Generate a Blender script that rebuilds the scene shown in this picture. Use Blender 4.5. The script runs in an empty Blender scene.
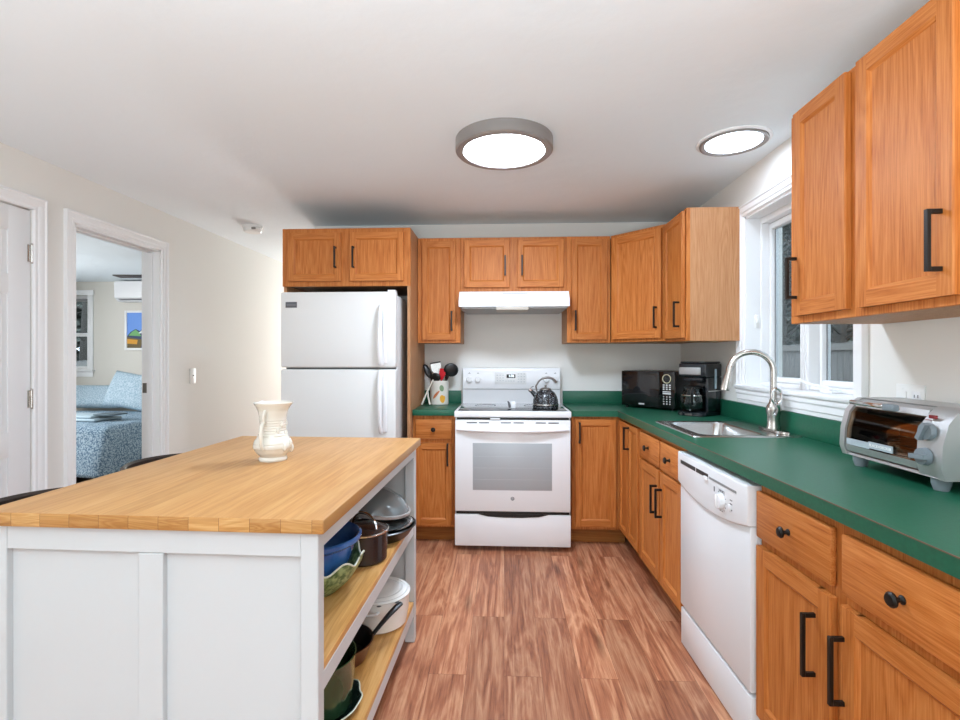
import bpy, bmesh, math, random
from mathutils import Vector, Matrix, Euler
random.seed(7)
C = bpy.context.scene.collection
SC = bpy.context.scene
PI = math.pi

# ------------------------------------------------------------------ camera, world, lights, exposure
cam_d = bpy.data.cameras.new('Camera'); cam = bpy.data.objects.new('Camera', cam_d); C.objects.link(cam)
cam.location = (0, 0, 1.265)
cam.rotation_euler = (PI/2, 0, math.atan(24/500))
cam_d.sensor_width = 36; cam_d.lens = 36*500/960; cam_d.shift_y = -2.5/960; cam_d.clip_start = .05
SC.camera = cam
SC.view_settings.view_transform = 'Standard'; SC.view_settings.look = 'None'
SC.view_settings.gamma = 1; SC.view_settings.exposure = 0.4
w = bpy.data.worlds.new('World'); SC.world = w; w.use_nodes = True
bg = w.node_tree.nodes['Background']; bg.inputs[0].default_value = (.80, .88, 1, 1); bg.inputs[1].default_value = 2.5

def area(name, loc, rot, sx, sy, power, col=(1, 1, 1)):
    d = bpy.data.lights.new(name, 'AREA'); d.shape = 'RECTANGLE'; d.size = sx; d.size_y = sy
    d.energy = power; d.color = col
    o = bpy.data.objects.new(name, d); o.location = loc; o.rotation_euler = rot; C.objects.link(o); return o
area('added_fill_right_rear', (3.3, -3.6, 1.35), (PI/2+.12, 0, .62), 2.6, 2.0, 30, (.82, .93, 1))  # added fill from behind right for the left wall; no window modelled there
area('added_fill_rear', (-.9, -4.1, 1.2), (PI/2+.2, 0, 0), 2.6, 2.2, 46, (.82, .93, 1))  # unseen fill added behind the camera, tilted up to brighten the room
area('added_uplight_fill', (-.1, -.75, 1.05), (PI, 0, 0), 1.0, .8, 95, (.82, .93, 1))  # added upward fill behind the camera, brightens the ceiling; no lamp stands there
area('added_bedroom_fill', (-6.05, 4.0, 1.5), (PI/2, 0, -PI/2), 1.6, 1.3, 70, (.97, .98, 1))  # added fill inside the bedroom, set apart from its modelled window
area('added_hall_fill', (-1.95, 8.40, 1.3), (-PI/2, 0, 0), .8, 1.9, 92, (.92, .97, 1))  # added fill at the closed hall end, lifts the far left wall

# ------------------------------------------------------------------ helpers
def lin(c):
    if isinstance(c, str): c = [int(c[i:i+2], 16)/255 for i in (0, 2, 4)]
    return tuple(((x/12.92) if x <= .04045 else ((x+.055)/1.055)**2.4) for x in c)

class MB:
    def __init__(s): s.bm = bmesh.new()
    def _mi(s, faces, mi):
        for f in faces: f.material_index = mi
    def box(s, x0, x1, y0, y1, z0, z1, bev=0, mi=0, seg=2):
        b = bmesh.new()
        v = [b.verts.new((x, y, z)) for x in (x0, x1) for y in (y0, y1) for z in (z0, z1)]
        for q in ((0,1,3,2),(4,6,7,5),(0,4,5,1),(2,3,7,6),(0,2,6,4),(1,5,7,3)): b.faces.new([v[i] for i in q])
        bmesh.ops.recalc_face_normals(b, faces=b.faces)
        if bev: bmesh.ops.bevel(b, geom=list(b.edges), offset=bev, segments=seg, profile=.5, affect='EDGES')
        s.merge(b, mi); return s
    def merge(s, b, mi=0, M=None):
        vs = {}
        for v in b.verts: vs[v] = s.bm.verts.new(M @ v.co if M is not None else v.co)
        for f in b.faces:
            try:
                nf = s.bm.faces.new([vs[v] for v in f.verts]); nf.material_index = mi if mi is not None else f.material_index
            except ValueError: pass
        b.free(); return s
    def prism(s, poly, axis, a0, a1, mi=0):
        b = bmesh.new()
        def mk(p, a):
            if axis == 'z': return (p[0], p[1], a)
            if axis == 'x': return (a, p[0], p[1])
            return (p[0], a, p[1])
        A = [b.verts.new(mk(p, a0)) for p in poly]; B = [b.verts.new(mk(p, a1)) for p in poly]
        n = len(poly); b.faces.new(A); b.faces.new(B[::-1])
        for i in range(n): b.faces.new((A[i], A[(i+1) % n], B[(i+1) % n], B[i]))
        bmesh.ops.recalc_face_normals(b, faces=b.faces)
        s.merge(b, mi); return s
    def lathe(s, prof, seg=40, c=(0, 0, 0), mi=0, M=None, fn=None, closed=False):
        b = bmesh.new(); rings = []
        for r, z in prof:
            if r < 1e-6: rings.append([b.verts.new((c[0], c[1], c[2]+z))])
            else:
                ring = []
                for i in range(seg):
                    a = 2*PI*i/seg; rr, zz = (r, z) if fn is None else fn(r, z, a)
                    ring.append(b.verts.new((c[0]+rr*math.cos(a), c[1]+rr*math.sin(a), c[2]+zz)))
                rings.append(ring)
        if closed: rings.append(rings[0])
        for A, B in zip(rings, rings[1:]):
            for i in range(seg):
                j = (i+1) % seg
                if len(A) == 1 and len(B) == 1: continue
                if len(A) == 1: b.faces.new((A[0], B[j], B[i]))
                elif len(B) == 1: b.faces.new((A[i], A[j], B[0]))
                else: b.faces.new((A[i], A[j], B[j], B[i]))
        bmesh.ops.recalc_face_normals(b, faces=b.faces)
        s.merge(b, mi, M); return s
    def cyl(s, p0, p1, r, r1=None, seg=20, mi=0):
        p0, p1 = Vector(p0), Vector(p1); d = p1-p0; L = d.length
        M = Matrix.Translation(p0) @ d.to_track_quat('Z', 'Y').to_matrix().to_4x4()
        return s.lathe([(0, 0), (r, 0), (r1 if r1 is not None else r, L), (0, L)], seg, mi=mi, M=M)
    def tube(s, pts, r, seg=10, mi=0, closed=False, flat=1.0):
        pts = [Vector(p) for p in pts]; n = len(pts)
        rad = r if isinstance(r, (list, tuple)) else [r]*n
        b = bmesh.new(); rings = []; N = None
        for i, p in enumerate(pts):
            if closed: t = (pts[(i+1) % n]-pts[i-1]).normalized()
            else: t = (pts[min(i+1, n-1)]-pts[max(i-1, 0)]).normalized()
            if N is None:
                N = Vector((0, 0, 1)) if abs(t.z) < .9 else Vector((0, 1, 0))
            N = (N - t*N.dot(t)).normalized(); Bn = t.cross(N)
            rings.append([b.verts.new(p + (N*math.cos(2*PI*k/seg)*flat + Bn*math.sin(2*PI*k/seg))*rad[i]) for k in range(seg)])
        m = n if closed else n-1
        for i in range(m):
            A, B = rings[i], rings[(i+1) % n]
            for k in range(seg): b.faces.new((A[k], A[(k+1) % seg], B[(k+1) % seg], B[k]))
        if not closed: b.faces.new(rings[0]); b.faces.new(rings[-1][::-1])
        bmesh.ops.recalc_face_normals(b, faces=b.faces)
        s.merge(b, mi); return s
    def ell(s, c, rx, ry, rz, mi=0, seg=20, M=None, sub=3):
        b = bmesh.new(); bmesh.ops.create_uvsphere(b, u_segments=seg, v_segments=seg//2, radius=1)
        T = Matrix.Translation(c) @ (M or Matrix()) @ Matrix.Diagonal((rx, ry, rz, 1))
        return s.merge(b, mi, T)
    def build(s, name, mats, parent=None, smooth=35, loc=None, rot=None):
        me = bpy.data.meshes.new(name); s.bm.to_mesh(me); s.bm.free()
        for m in (mats if isinstance(mats, (list, tuple)) else [mats]): me.materials.append(m)
        if smooth:
            me.polygons.foreach_set('use_smooth', [True]*len(me.polygons))
            me.set_sharp_from_angle(angle=math.radians(smooth))
        o = bpy.data.objects.new(name, me); C.objects.link(o)
        if parent is not None: o.parent = parent
        if loc: o.location = loc
        if rot: o.rotation_euler = rot
        return o

def thing(name, label, cat, loc=(0, 0, 0), rotz=0, group=None):
    o = bpy.data.objects.new(name, None); C.objects.link(o); o.empty_display_size = .05
    o.location = loc; o.rotation_euler = (0, 0, rotz); o['label'] = label; o['category'] = cat
    if group: o['group'] = group
    return o
def tag(o, label, cat, group=None):
    o['label'] = label; o['category'] = cat
    if group: o['group'] = group
    return o
def struct(o, label=None):
    o['kind'] = 'structure'
    if label: o['label'] = label
    return o
def text(name, body, size, mat, parent, loc, rot=(PI/2, 0, 0), ext=.0004, spacing=1.0, sx=1.0):
    cu = bpy.data.curves.new(name, 'FONT'); cu.body = body; cu.size = size; cu.extrude = ext
    cu.align_x = 'CENTER'; cu.align_y = 'CENTER'; cu.space_character = spacing
    t = bpy.data.objects.new('tmp', cu); C.objects.link(t)
    dg = bpy.context.evaluated_depsgraph_get(); me = bpy.data.meshes.new_from_object(t.evaluated_get(dg))
    bpy.data.objects.remove(t); bpy.data.curves.remove(cu)
    me.materials.clear(); me.materials.append(mat)
    o = bpy.data.objects.new(name, me); C.objects.link(o); o.parent = parent
    o.location = loc; o.rotation_euler = rot; o.scale = (sx, 1, 1); return o

# ------------------------------------------------------------------ materials
def newmat(name):
    m = bpy.data.materials.new(name); m.use_nodes = True; nt = m.node_tree
    return m, nt, nt.nodes['Principled BSDF']
def P(name, col, rough=.5, metal=0, spec=.5, coat=0, bump=None, var=None):
    m, nt, b = newmat(name)
    b.inputs['Base Color'].default_value = (*lin(col), 1); b.inputs['Roughness'].default_value = rough
    b.inputs['Metallic'].default_value = metal; b.inputs['Specular IOR Level'].default_value = spec
    b.inputs['Coat Weight'].default_value = coat; b.inputs['Coat Roughness'].default_value = .08
    if bump or var:
        tc = nt.nodes.new('ShaderNodeTexCoord')
        n = nt.nodes.new('ShaderNodeTexNoise'); n.inputs['Scale'].default_value = (bump or var)[0]; n.inputs['Detail'].default_value = 5
        nt.links.new(tc.outputs['Object'], n.inputs['Vector'])
        if bump:
            bp = nt.nodes.new('ShaderNodeBump'); bp.inputs['Strength'].default_value = bump[1]; bp.inputs['Distance'].default_value = bump[2]
            nt.links.new(n.outputs['Fac'], bp.inputs['Height']); nt.links.new(bp.outputs['Normal'], b.inputs['Normal'])
        if var:
            r = nt.nodes.new('ShaderNodeValToRGB'); r.color_ramp.elements[0].position = .35; r.color_ramp.elements[1].position = .65
            r.color_ramp.elements[0].color = (*lin(col), 1); r.color_ramp.elements[1].color = (*lin(var[1]), 1)
            nt.links.new(n.outputs['Fac'], r.inputs[0]); nt.links.new(r.outputs[0], b.inputs['Base Color'])
    return m
def E(name, col, strength):
    m, nt, b = newmat(name); b.inputs['Base Color'].default_value = (*lin(col), 1)
    b.inputs['Emission Color'].default_value = (*lin(col), 1); b.inputs['Emission Strength'].default_value = strength; return m
def glassmat(name, tint='ffffff', fac=.12, rough=.02):
    m = bpy.data.materials.new(name); m.use_nodes = True; nt = m.node_tree; nt.nodes.clear()
    o = nt.nodes.new('ShaderNodeOutputMaterial'); mx = nt.nodes.new('ShaderNodeMixShader')
    t = nt.nodes.new('ShaderNodeBsdfTransparent'); g = nt.nodes.new('ShaderNodeBsdfGlossy'); lw = nt.nodes.new('ShaderNodeLayerWeight')
    t.inputs[0].default_value = (*lin(tint), 1); g.inputs['Roughness'].default_value = rough; lw.inputs['Blend'].default_value = fac
    nt.links.new(lw.outputs['Fresnel'], mx.inputs[0]); nt.links.new(t.outputs[0], mx.inputs[1]); nt.links.new(g.outputs[0], mx.inputs[2])
    nt.links.new(mx.outputs[0], o.inputs[0]); return m
def wood(name, grain, cols, rough=.5, scale=1.0, fig=1.0, coat=.0):
    """grain axis x / y / z; cols dark, mid, light"""
    m, nt, b = newmat(name); N = nt.nodes.new; L = nt.links.new
    tc = N('ShaderNodeTexCoord'); oi = N('ShaderNodeObjectInfo')
    off = N('ShaderNodeVectorMath'); off.operation = 'ADD'
    sc = N('ShaderNodeVectorMath'); sc.operation = 'SCALE'; sc.inputs[0].default_value = (7.3, 11.1, 5.7)
    L(oi.outputs['Random'], sc.inputs['Scale']); L(tc.outputs['Object'], off.inputs[0]); L(sc.outputs[0], off.inputs[1])
    def mapped(a, l):
        mp = N('ShaderNodeMapping'); s3 = [a*scale]*3; s3['xyz'.index(grain)] = l*scale
        mp.inputs['Scale'].default_value = s3; L(off.outputs[0], mp.inputs[0]); return mp
    big = N('ShaderNodeTexNoise'); big.inputs['Scale'].default_value = 1; big.inputs['Detail'].default_value = 3; big.inputs['Distortion'].default_value = .6
    L(mapped(9, .9).outputs[0], big.inputs[0])
    # rings out of the broad noise: cathedral figure
    mul = N('ShaderNodeMath'); mul.operation = 'MULTIPLY'; mul.inputs[1].default_value = 9*fig; L(big.outputs['Fac'], mul.inputs[0])
    fr = N('ShaderNodeMath'); fr.operation = 'PINGPONG'; fr.inputs[1].default_value = .5; L(mul.outputs[0], fr.inputs[0])
    fine = N('ShaderNodeTexNoise'); fine.inputs['Scale'].default_value = 1; fine.inputs['Detail'].default_value = 6; fine.inputs['Roughness'].default_value = .65
    L(mapped(240, 7).outputs[0], fine.inputs[0])
    a1 = N('ShaderNodeMath'); a1.operation = 'MULTIPLY_ADD'; a1.inputs[1].default_value = .34; L(fr.outputs[0], a1.inputs[0])
    f2 = N('ShaderNodeMath'); f2.operation = 'MULTIPLY'; f2.inputs[1].default_value = .92; L(fine.outputs['Fac'], f2.inputs[0]); L(f2.outputs[0], a1.inputs[2])
    r = N('ShaderNodeValToRGB'); e = r.color_ramp.elements
    e[0].position = .30; e[0].color = (*lin(cols[0]), 1); e[1].position = .72; e[1].color = (*lin(cols[2]), 1)
    x = e.new(.45); x.color = (*lin(cols[1]), 1)
    L(a1.outputs[0], r.inputs[0])
    hs = N('ShaderNodeHueSaturation'); mr = N('ShaderNodeMapRange'); mr.inputs[3].default_value = .93; mr.inputs[4].default_value = 1.07
    L(oi.outputs['Random'], mr.inputs[0]); L(mr.outputs[0], hs.inputs['Value']); L(r.outputs[0], hs.inputs['Color'])
    L(hs.outputs[0], b.inputs['Base Color'])
    b.inputs['Roughness'].default_value = rough; b.inputs['Specular IOR Level'].default_value = .3
    bp = N('ShaderNodeBump'); bp.inputs['Strength'].default_value = .12; bp.inputs['Distance'].default_value = .002
    L(fine.outputs['Fac'], bp.inputs['Height']); L(bp.outputs[0], b.inputs['Normal'])
    return m
def planks(name, along, width, length, cols, tints, rough, gap, gapcol, fig=1.0, bumpd=.002, knots=False):
    """boards running along x or y of the object, seen from any side"""
    m, nt, b = newmat(name); N = nt.nodes.new; L = nt.links.new
    tc = N('ShaderNodeTexCoord'); sp = N('ShaderNodeSeparateXYZ'); L(tc.outputs['Object'], sp.inputs[0])
    cb = N('ShaderNodeCombineXYZ')
    if along == 'y': L(sp.outputs[1], cb.inputs[0]); L(sp.outputs[0], cb.inputs[1])
    else: ad = N('ShaderNodeMath'); ad.inputs[1].default_value = .6; L(sp.outputs[1], ad.inputs[0]); L(sp.outputs[0], cb.inputs[0]); L(ad.outputs[0], cb.inputs[1])
    br = N('ShaderNodeTexBrick'); br.offset = .37; br.inputs['Scale'].default_value = 1
    br.inputs['Brick Width'].default_value = length; br.inputs['Row Height'].default_value = width
    br.inputs['Mortar Size'].default_value = gap; br.inputs['Mortar Smooth'].default_value = .3; br.inputs['Bias'].default_value = 0
    br.inputs['Color1'].default_value = (0, 0, 0, 1); br.inputs['Color2'].default_value = (1, 1, 1, 1); br.inputs['Mortar'].default_value = (.5, .5, .5, 1)
    L(cb.outputs[0], br.inputs[0])
    sep = N('ShaderNodeSeparateColor'); L(br.outputs['Color'], sep.inputs[0])
    sc = N('ShaderNodeVectorMath'); sc.operation = 'SCALE'; sc.inputs[0].default_value = (3.1, 17.7, 9.3); L(sep.outputs[0], sc.inputs['Scale'])
    off = N('ShaderNodeVectorMath'); L(tc.outputs['Object'], off.inputs[0]); L(sc.outputs[0], off.inputs[1])
    def mapped(a, l):
        mp = N('ShaderNodeMapping'); s3 = [a]*3; s3['xyz'.index(along)] = l
        mp.inputs['Scale'].default_value = s3; L(off.outputs[0], mp.inputs[0]); return mp
    big = N('ShaderNodeTexNoise'); big.inputs['Scale'].default_value = 1; big.inputs['Detail'].default_value = 4; big.inputs['Distortion'].default_value = 1.2
    L(mapped(11, 1.3).outputs[0], big.inputs[0])
    mul = N('ShaderNodeMath'); mul.operation = 'MULTIPLY'; mul.inputs[1].default_value = 6*fig; L(big.outputs['Fac'], mul.inputs[0])
    pp = N('ShaderNodeMath'); pp.operation = 'PINGPONG'; pp.inputs[1].default_value = .5; L(mul.outputs[0], pp.inputs[0])
    fine = N('ShaderNodeTexNoise'); fine.inputs['Scale'].default_value = 1; fine.inputs['Detail'].default_value = 7; fine.inputs['Roughness'].default_value = .7
    L(mapped(90, 3).outputs[0], fine.inputs[0])
    a1 = N('ShaderNodeMath'); a1.operation = 'MULTIPLY_ADD'; a1.inputs[1].default_value = .5
    f2 = N('ShaderNodeMath'); f2.operation = 'MULTIPLY'; f2.inputs[1].default_value = .8; L(fine.outputs['Fac'], f2.inputs[0])
    L(pp.outputs[0], a1.inputs[0]); L(f2.outputs[0], a1.inputs[2])
    r = N('ShaderNodeValToRGB'); e = r.color_ramp.elements
    e[0].position = .25; e[0].color = (*lin(cols[0]), 1); e[1].position = .78; e[1].color = (*lin(cols[2]), 1)
    x = e.new(.5); x.color = (*lin(cols[1]), 1); L(a1.outputs[0], r.inputs[0])
    # a tint per board
    tr = N('ShaderNodeValToRGB'); tr.color_ramp.elements[0].color = (*tints[0], 1); tr.color_ramp.elements[1].color = (*tints[1], 1)
    L(sep.outputs[0], tr.inputs[0])
    mx = N('ShaderNodeMix'); mx.data_type = 'RGBA'; mx.blend_type = 'MULTIPLY'; mx.inputs[0].default_value = 1
    L(r.outputs[0], mx.inputs[6]); L(tr.outputs[0], mx.inputs[7])
    col = mx.outputs[2]
    if knots:
        vo = N('ShaderNodeTexVoronoi'); vo.inputs['Scale'].default_value = 1; L(mapped(6, 1.1).outputs[0], vo.inputs[0])
        kr = N('ShaderNodeValToRGB'); kr.color_ramp.elements[0].position = .03; kr.color_ramp.elements[0].color = (.35, .3, .28, 1)
        kr.color_ramp.elements[1].position = .16; kr.color_ramp.elements[1].color = (1, 1, 1, 1); L(vo.outputs['Distance'], kr.inputs[0])
        mk = N('ShaderNodeMix'); mk.data_type = 'RGBA'; mk.blend_type = 'MULTIPLY'; mk.inputs[0].default_value = .8
        L(col, mk.inputs[6]); L(kr.outputs[0], mk.inputs[7]); col = mk.outputs[2]
    mg = N('ShaderNodeMix'); mg.data_type = 'RGBA'; mg.inputs[7].default_value = (*lin(gapcol), 1)
    L(br.outputs['Fac'], mg.inputs[0]); L(col, mg.inputs[6])
    L(mg.outputs[2], b.inputs['Base Color']); b.inputs['Roughness'].default_value = rough
    bp = N('ShaderNodeBump'); bp.inputs['Strength'].default_value = .15; bp.inputs['Distance'].default_value = bumpd
    L(fine.outputs['Fac'], bp.inputs['Height']); L(bp.outputs[0], b.inputs['Normal'])
    return m
def speckle(name, c1, c2, scale, rough, thr=(.45, .6), bump=0):
    m, nt, b = newmat(name); N = nt.nodes.new; L = nt.links.new
    tc = N('ShaderNodeTexCoord'); n = N('ShaderNodeTexNoise'); n.inputs['Scale'].default_value = scale; n.inputs['Detail'].default_value = 4
    r = N('ShaderNodeValToRGB'); r.color_ramp.elements[0].position = thr[0]; r.color_ramp.elements[1].position = thr[1]
    r.color_ramp.elements[0].color = (*lin(c1), 1); r.color_ramp.elements[1].color = (*lin(c2), 1)
    L(tc.outputs['Object'], n.inputs[0]); L(n.outputs['Fac'], r.inputs[0]); L(r.outputs[0], b.inputs['Base Color'])
    b.inputs['Roughness'].default_value = rough
    if bump:
        bp = N('ShaderNodeBump'); bp.inputs['Strength'].default_value = bump; bp.inputs['Distance'].default_value = .004
        L(n.outputs['Fac'], bp.inputs['Height']); L(bp.outputs[0], b.inputs['Normal'])
    return m

OAKC = ('954e1b', 'b4672a', 'ca8042')
oz_ = wood('oak_vertical', 'z', OAKC); ox_ = wood('oak_horizontal', 'x', OAKC)
oak_side = wood('oak_end_panel', 'z', ('a06c44', 'b27d54', 'c29067'), fig=1.3)
oak_toe = wood('oak_toe_board', 'x', ('7c4718', '935823', 'a5692f'))
dark_wood = wood('dark_underside', 'x', ('4a3423', '5b412c', '6b4d35'), coat=0, rough=.7)
floor_m = planks('floor_planks', 'y', .15, 1.22, ('794632', 'ad6f50', 'd6a27d'), ((.80, .78, .77), (1.12, 1.10, 1.08)), .42, .0007, '6a4231', fig=.55, knots=True)
dark_floor = planks('bedroom_floor_planks', 'y', .15, 1.2, ('3a2a20', '4a372b', '5a4536'), ((.9,)*3, (1,)*3), .5, .001, '20150e')
butcher = planks('butcher_block', 'y', .076, 1.6, ('b17c47', 'c6945c', 'd2a570'), ((.95, .94, .91), (1.03, 1.02, 1.0)), .45, .0003, 'b07f48', fig=.35)
butcher_end = planks('butcher_end_grain', 'x', 3.0, .0728, ('a5713a', 'bf8c4e', 'd3a86e'), ((.78, .68, .52), (1.08, 1.10, 1.12)), .5, .0005, '5f3a15', fig=3)
shelf_oak = planks('shelf_oak', 'y', .08, 1.3, ('b9813f', 'd39b57', 'e0b074'), ((.97,)*3, (1.03,)*3), .42, .0003, 'a06c35')
fence_m = wood('weathered_boards', 'z', ('5a5856', '7a7673', '928e89'), rough=.9)
wall_m = P('wall_paint', 'eae7e1', .75, bump=(160, .05, .001))
bed_wall_m = P('bedroom_wall_paint', 'dcd8cf', .8)
ceil_m = P('ceiling_paint', 'eef6fa', .85, bump=(6, .35, .012))
trim_m = P('white_trim_paint', 'f1f1f1', .35)
door_m = P('white_door_paint', 'ebebeb', .4)
isl_m = P('white_island_paint', 'c9cccd', .35)
enam = P('white_enamel', 'ececed', .25, coat=.25)
enam_tex = P('white_appliance_skin', 'e1e0dd', .38, bump=(600, .06, .0006))
dwm = P('dishwasher_white', 'e4e6e8', .25, coat=.2)
gasket = P('grey_gasket', '8d8d8d', .6)
green_m = P('green_laminate', '1a5841', .36, spec=.4, var=(90, '1e6047'))
seam_m = P('brown_laminate_seam', '6e5343', .5)
black_p = P('black_plastic', '141414', .32)
black_mat = P('matte_black_metal', '17130f', .42, metal=.3)
black_gloss = P('black_gloss', '0b0b0c', .06, coat=.5)
ceran = P('smooth_black_cooktop_glass', '0c0d0e', .05, coat=.6)
oven_glass = P('oven_window_glass', 'a9acae', .3, coat=.1)
steel = P('brushed_steel', 'c9c9c7', .26, metal=1, bump=(300, .03, .0005))
steel_dark = P('dark_brushed_metal', '8b8783', .35, metal=1)
chrome = P('chrome', 'dcdcdc', .1, metal=1)
nickel = P('brushed_nickel', 'c4c0ba', .24, metal=1)
silver_p = P('silver_plastic', 'b9b9b8', .36, metal=.55)
grey_knob = P('grey_knob_plastic', '7d868c', .35)
red_m = P('red_plastic', 'cf1f2a', .35)
red_led = P('red_lamp_lens', '7a1418', .2)
white_cer = P('cream_ceramic', 'e3ded3', .22, coat=.4)
blue_cer = P('blue_ceramic', '2b5aa3', .15, coat=.6, var=(14, '4a80c2'))
leaf_cer = speckle('green_leaf_ceramic', '47683a', '9db37e', 60, .3, (.4, .62), .5)
leaf_edge = P('pale_leaf_edge', 'e2e6d3', .35)
green_pot = P('dark_green_enamel', '2c4a31', .18, coat=.5)
copper = P('copper_brown_enamel', '6b4331', .3, metal=.4)
dark_pot = P('dark_brown_pot', '2b2224', .22, coat=.3)
lidglass = glassmat('lid_glass', 'b9c0c4', .22)
clear = glassmat('clear_glass', 'eef4f4', .18)
pane_m = glassmat('window_glass', 'dfe6e8', .10, .0)
lens_m = E('lamp_lens', 'dcecff', 72.0)
lens_hot = E('small_lamp_lens', 'dcecff', 15.0)
rim_m = P('lamp_rim_nickel', '9a9693', .4, metal=.5)
plate_m = P('switch_plate', 'efefec', .35)
tag_grey = P('grey_badge', '77777a', .4, metal=.4)
tag_lite = P('light_print', 'd6d6d6', .5)
print_dk = P('dark_print', '5a5a5e', .6)
led_m = E('display_digits', 'dff3ff', 1.6)
quilt_m = speckle('blue_quilt', '54728b', 'a9bfcd', 70, .9, (.42, .58), .8)
pillow_m = speckle('blue_pillow_cloth', '92adbd', 'c0d0da', 80, .9, (.42, .58), .5)
sheet_m = P('pale_blue_cloth', 'a9bcc6', .9, bump=(200, .2, .002))
dark_cloth = P('dark_slate_cloth', '5a6a73', .9)
stool_m = P('dark_brown_leather', '2b211c', .4); stool_wood = P('dark_stained_wood', '32241b', .45)
kettle_m = speckle('speckled_black_enamel', '17171a', '84888c', 150, .25, (.53, .63))
bark = P('grey_bark', '55504a', .95, bump=(20, .8, .03)); ever = speckle('dark_foliage', '53564f', '8a8d82', 7, .95, (.4, .65))
ground_m = speckle('leaf_litter', '4d463b', '6f6656', 3, 1)
m_yellow = P('yellow_glaze', 'e8a838', .3); m_orange = P('orange_glaze', 'cf7a4e', .3); m_green = P('green_glaze', '7f9a74', .3)

# ------------------------------------------------------------------ the setting
XL, XR, D, H = -2.43, 1.35, 3.9, 2.305
struct(MB().box(XL-.12, XR+.2, -4.4, 8.62, -.1, 0).box(XR+.2, 5.0, -4.4, .5, -.1, 0).build('floor', floor_m, smooth=0))
struct(MB().box(-6.3, XL-.121, .6, 6.75, -.1, 0).build('floor_bedroom', dark_floor, smooth=0))
struct(MB().box(-6.4, XR+.2, -4.4, 6.75, H, H+.1).box(XL-.12, -1.38, 6.75, 8.62, H, H+.1).box(XR+.2, 5.0, -4.4, .5, H, H+.1).build('ceiling', ceil_m, smooth=0))
struct(MB().box(-1.50, XR+.2, D, D+.12, 0, H).build('wall_back', wall_m, smooth=0))
struct(MB().box(-1.50, -1.38, D+.12, 8.62, 0, H).build('wall_hall_right', wall_m, smooth=0))
struct(MB().box(XL, -1.50, 8.5, 8.62, 0, H).build('wall_hall_end', wall_m, smooth=0))
DY0, DY1, OY0, OY1, DH = 1.70, 2.462, 2.712, 3.425, 2.025
lw = MB()
for a in ((-4.4, DY0, 0, H), (DY0, DY1, DH, H), (DY1, OY0, 0, H), (OY0, OY1, DH, H), (OY1, 8.62, 0, H)):
    lw.box(XL-.12, XL, a[0], a[1], a[2], a[3])
struct(lw.build('wall_left', wall_m, smooth=0))
WY0, WY1, WZ0, WZ1 = 1.985, 2.865, 1.112, 2.05
rw = MB()
for a in ((.4, WY0, 0, H), (WY1, D, 0, H), (WY0, WY1, 0, WZ0-.0225), (WY0, WY1, WZ1+.0005, H)):
    rw.box(XR, XR+.2, a[0], a[1], a[2], a[3])
struct(rw.build('wall_right', wall_m, smooth=0))
fw = MB()
fw.box(XL, 5.0, -4.4, -4.28, 0, H).box(4.88, 5.0, -4.28, .4, 0, H).box(XR+.2, 4.88, .4, .5, 0, H)
struct(fw.build('wall_front', wall_m, smooth=0))
bw = MB(); BY = 6.6
BWX0, BWX1, BWZ0, BWZ1 = -6.12, -5.70, 1.10, 2.12
bw.box(-6.3, BWX0, BY, BY+.15, 0, H).box(BWX1, XL-.12, BY, BY+.15, 0, H).box(BWX0, BWX1, BY, BY+.15, 0, BWZ0).box(BWX0, BWX1, BY, BY+.15, BWZ1, H)
struct(bw.build('wall_bedroom_back', bed_wall_m, smooth=0))
struct(MB().box(-6.4, -6.3, .6, 6.75, 0, H).box(-6.3, XL-.121, .5, .6, 0, H).build('wall_bedroom_left', bed_wall_m, smooth=0))
# baseboards
struct(MB().box(XL, XL+.014, OY1+.066, 8.5, 0, .1, .003).box(XL, XL+.014, DY1+.067, OY0-.067, 0, .1, .003).build('baseboard_left', trim_m))
struct(MB().box(-1.514, -1.50, D+.0, 8.5, 0, .1, .003).build('baseboard_hall', trim_m))

def casing_profile(wd, th=.018):
    # x across (0 = inner edge), y = proud of the wall
    return [(0, 0), (0, th*.55), (.006, th*.8), (wd*.3, th*.75), (wd*.42, th), (wd*.8, th), (wd*.9, th*1.25), (wd, th*1.25), (wd, 0)]
def casing(name, ya, yb, zb, zt, X, sgn, wd, bottom=False):
    """door or window casing on a wall of constant X; sgn = direction into the room"""
    m = MB(); pr = casing_profile(wd)
    m.prism([(X+sgn*(v), ya-u) for u, v in pr], 'z', zb, zt+wd)
    m.prism([(X+sgn*(v), yb+u) for u, v in pr], 'z', zb, zt+wd)
    m.prism([(X+sgn*(v*1.02), zt+u) for u, v in pr], 'y', ya-wd*.98, yb+wd*.98)
    return m.build(name, trim_m, smooth=30)
struct(casing('trim_1', DY0, DY1, 0, DH, XL, 1, .068))
struct(casing('trim_2', OY0, OY1, 0, DH, XL, 1, .064))
# jamb of the open doorway with stop and strike plate
j = MB()
j.box(XL-.125, XL+.004, OY0-.001, OY0+.014, 0, DH, .001).box(XL-.125, XL+.004, OY1-.014, OY1+.001, 0, DH, .001).box(XL-.125, XL+.004, OY0, OY1, DH-.014, DH+.001, .001)
j.box(XL-.08, XL-.04, OY0+.014, OY0+.026, 0, DH-.014, .002).box(XL-.08, XL-.04, OY1-.026, OY1-.014, 0, DH-.014, .002).box(XL-.08, XL-.04, OY0+.026, OY1-.026, DH-.026, DH-.014, .002)
jo = struct(j.build('trim_3', trim_m))
sp = MB().box(XL-.118, XL-.085, OY1-.0155, OY1-.0138, 1.015, 1.085, .0005).build('strike_plate', steel_dark, jo)

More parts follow.
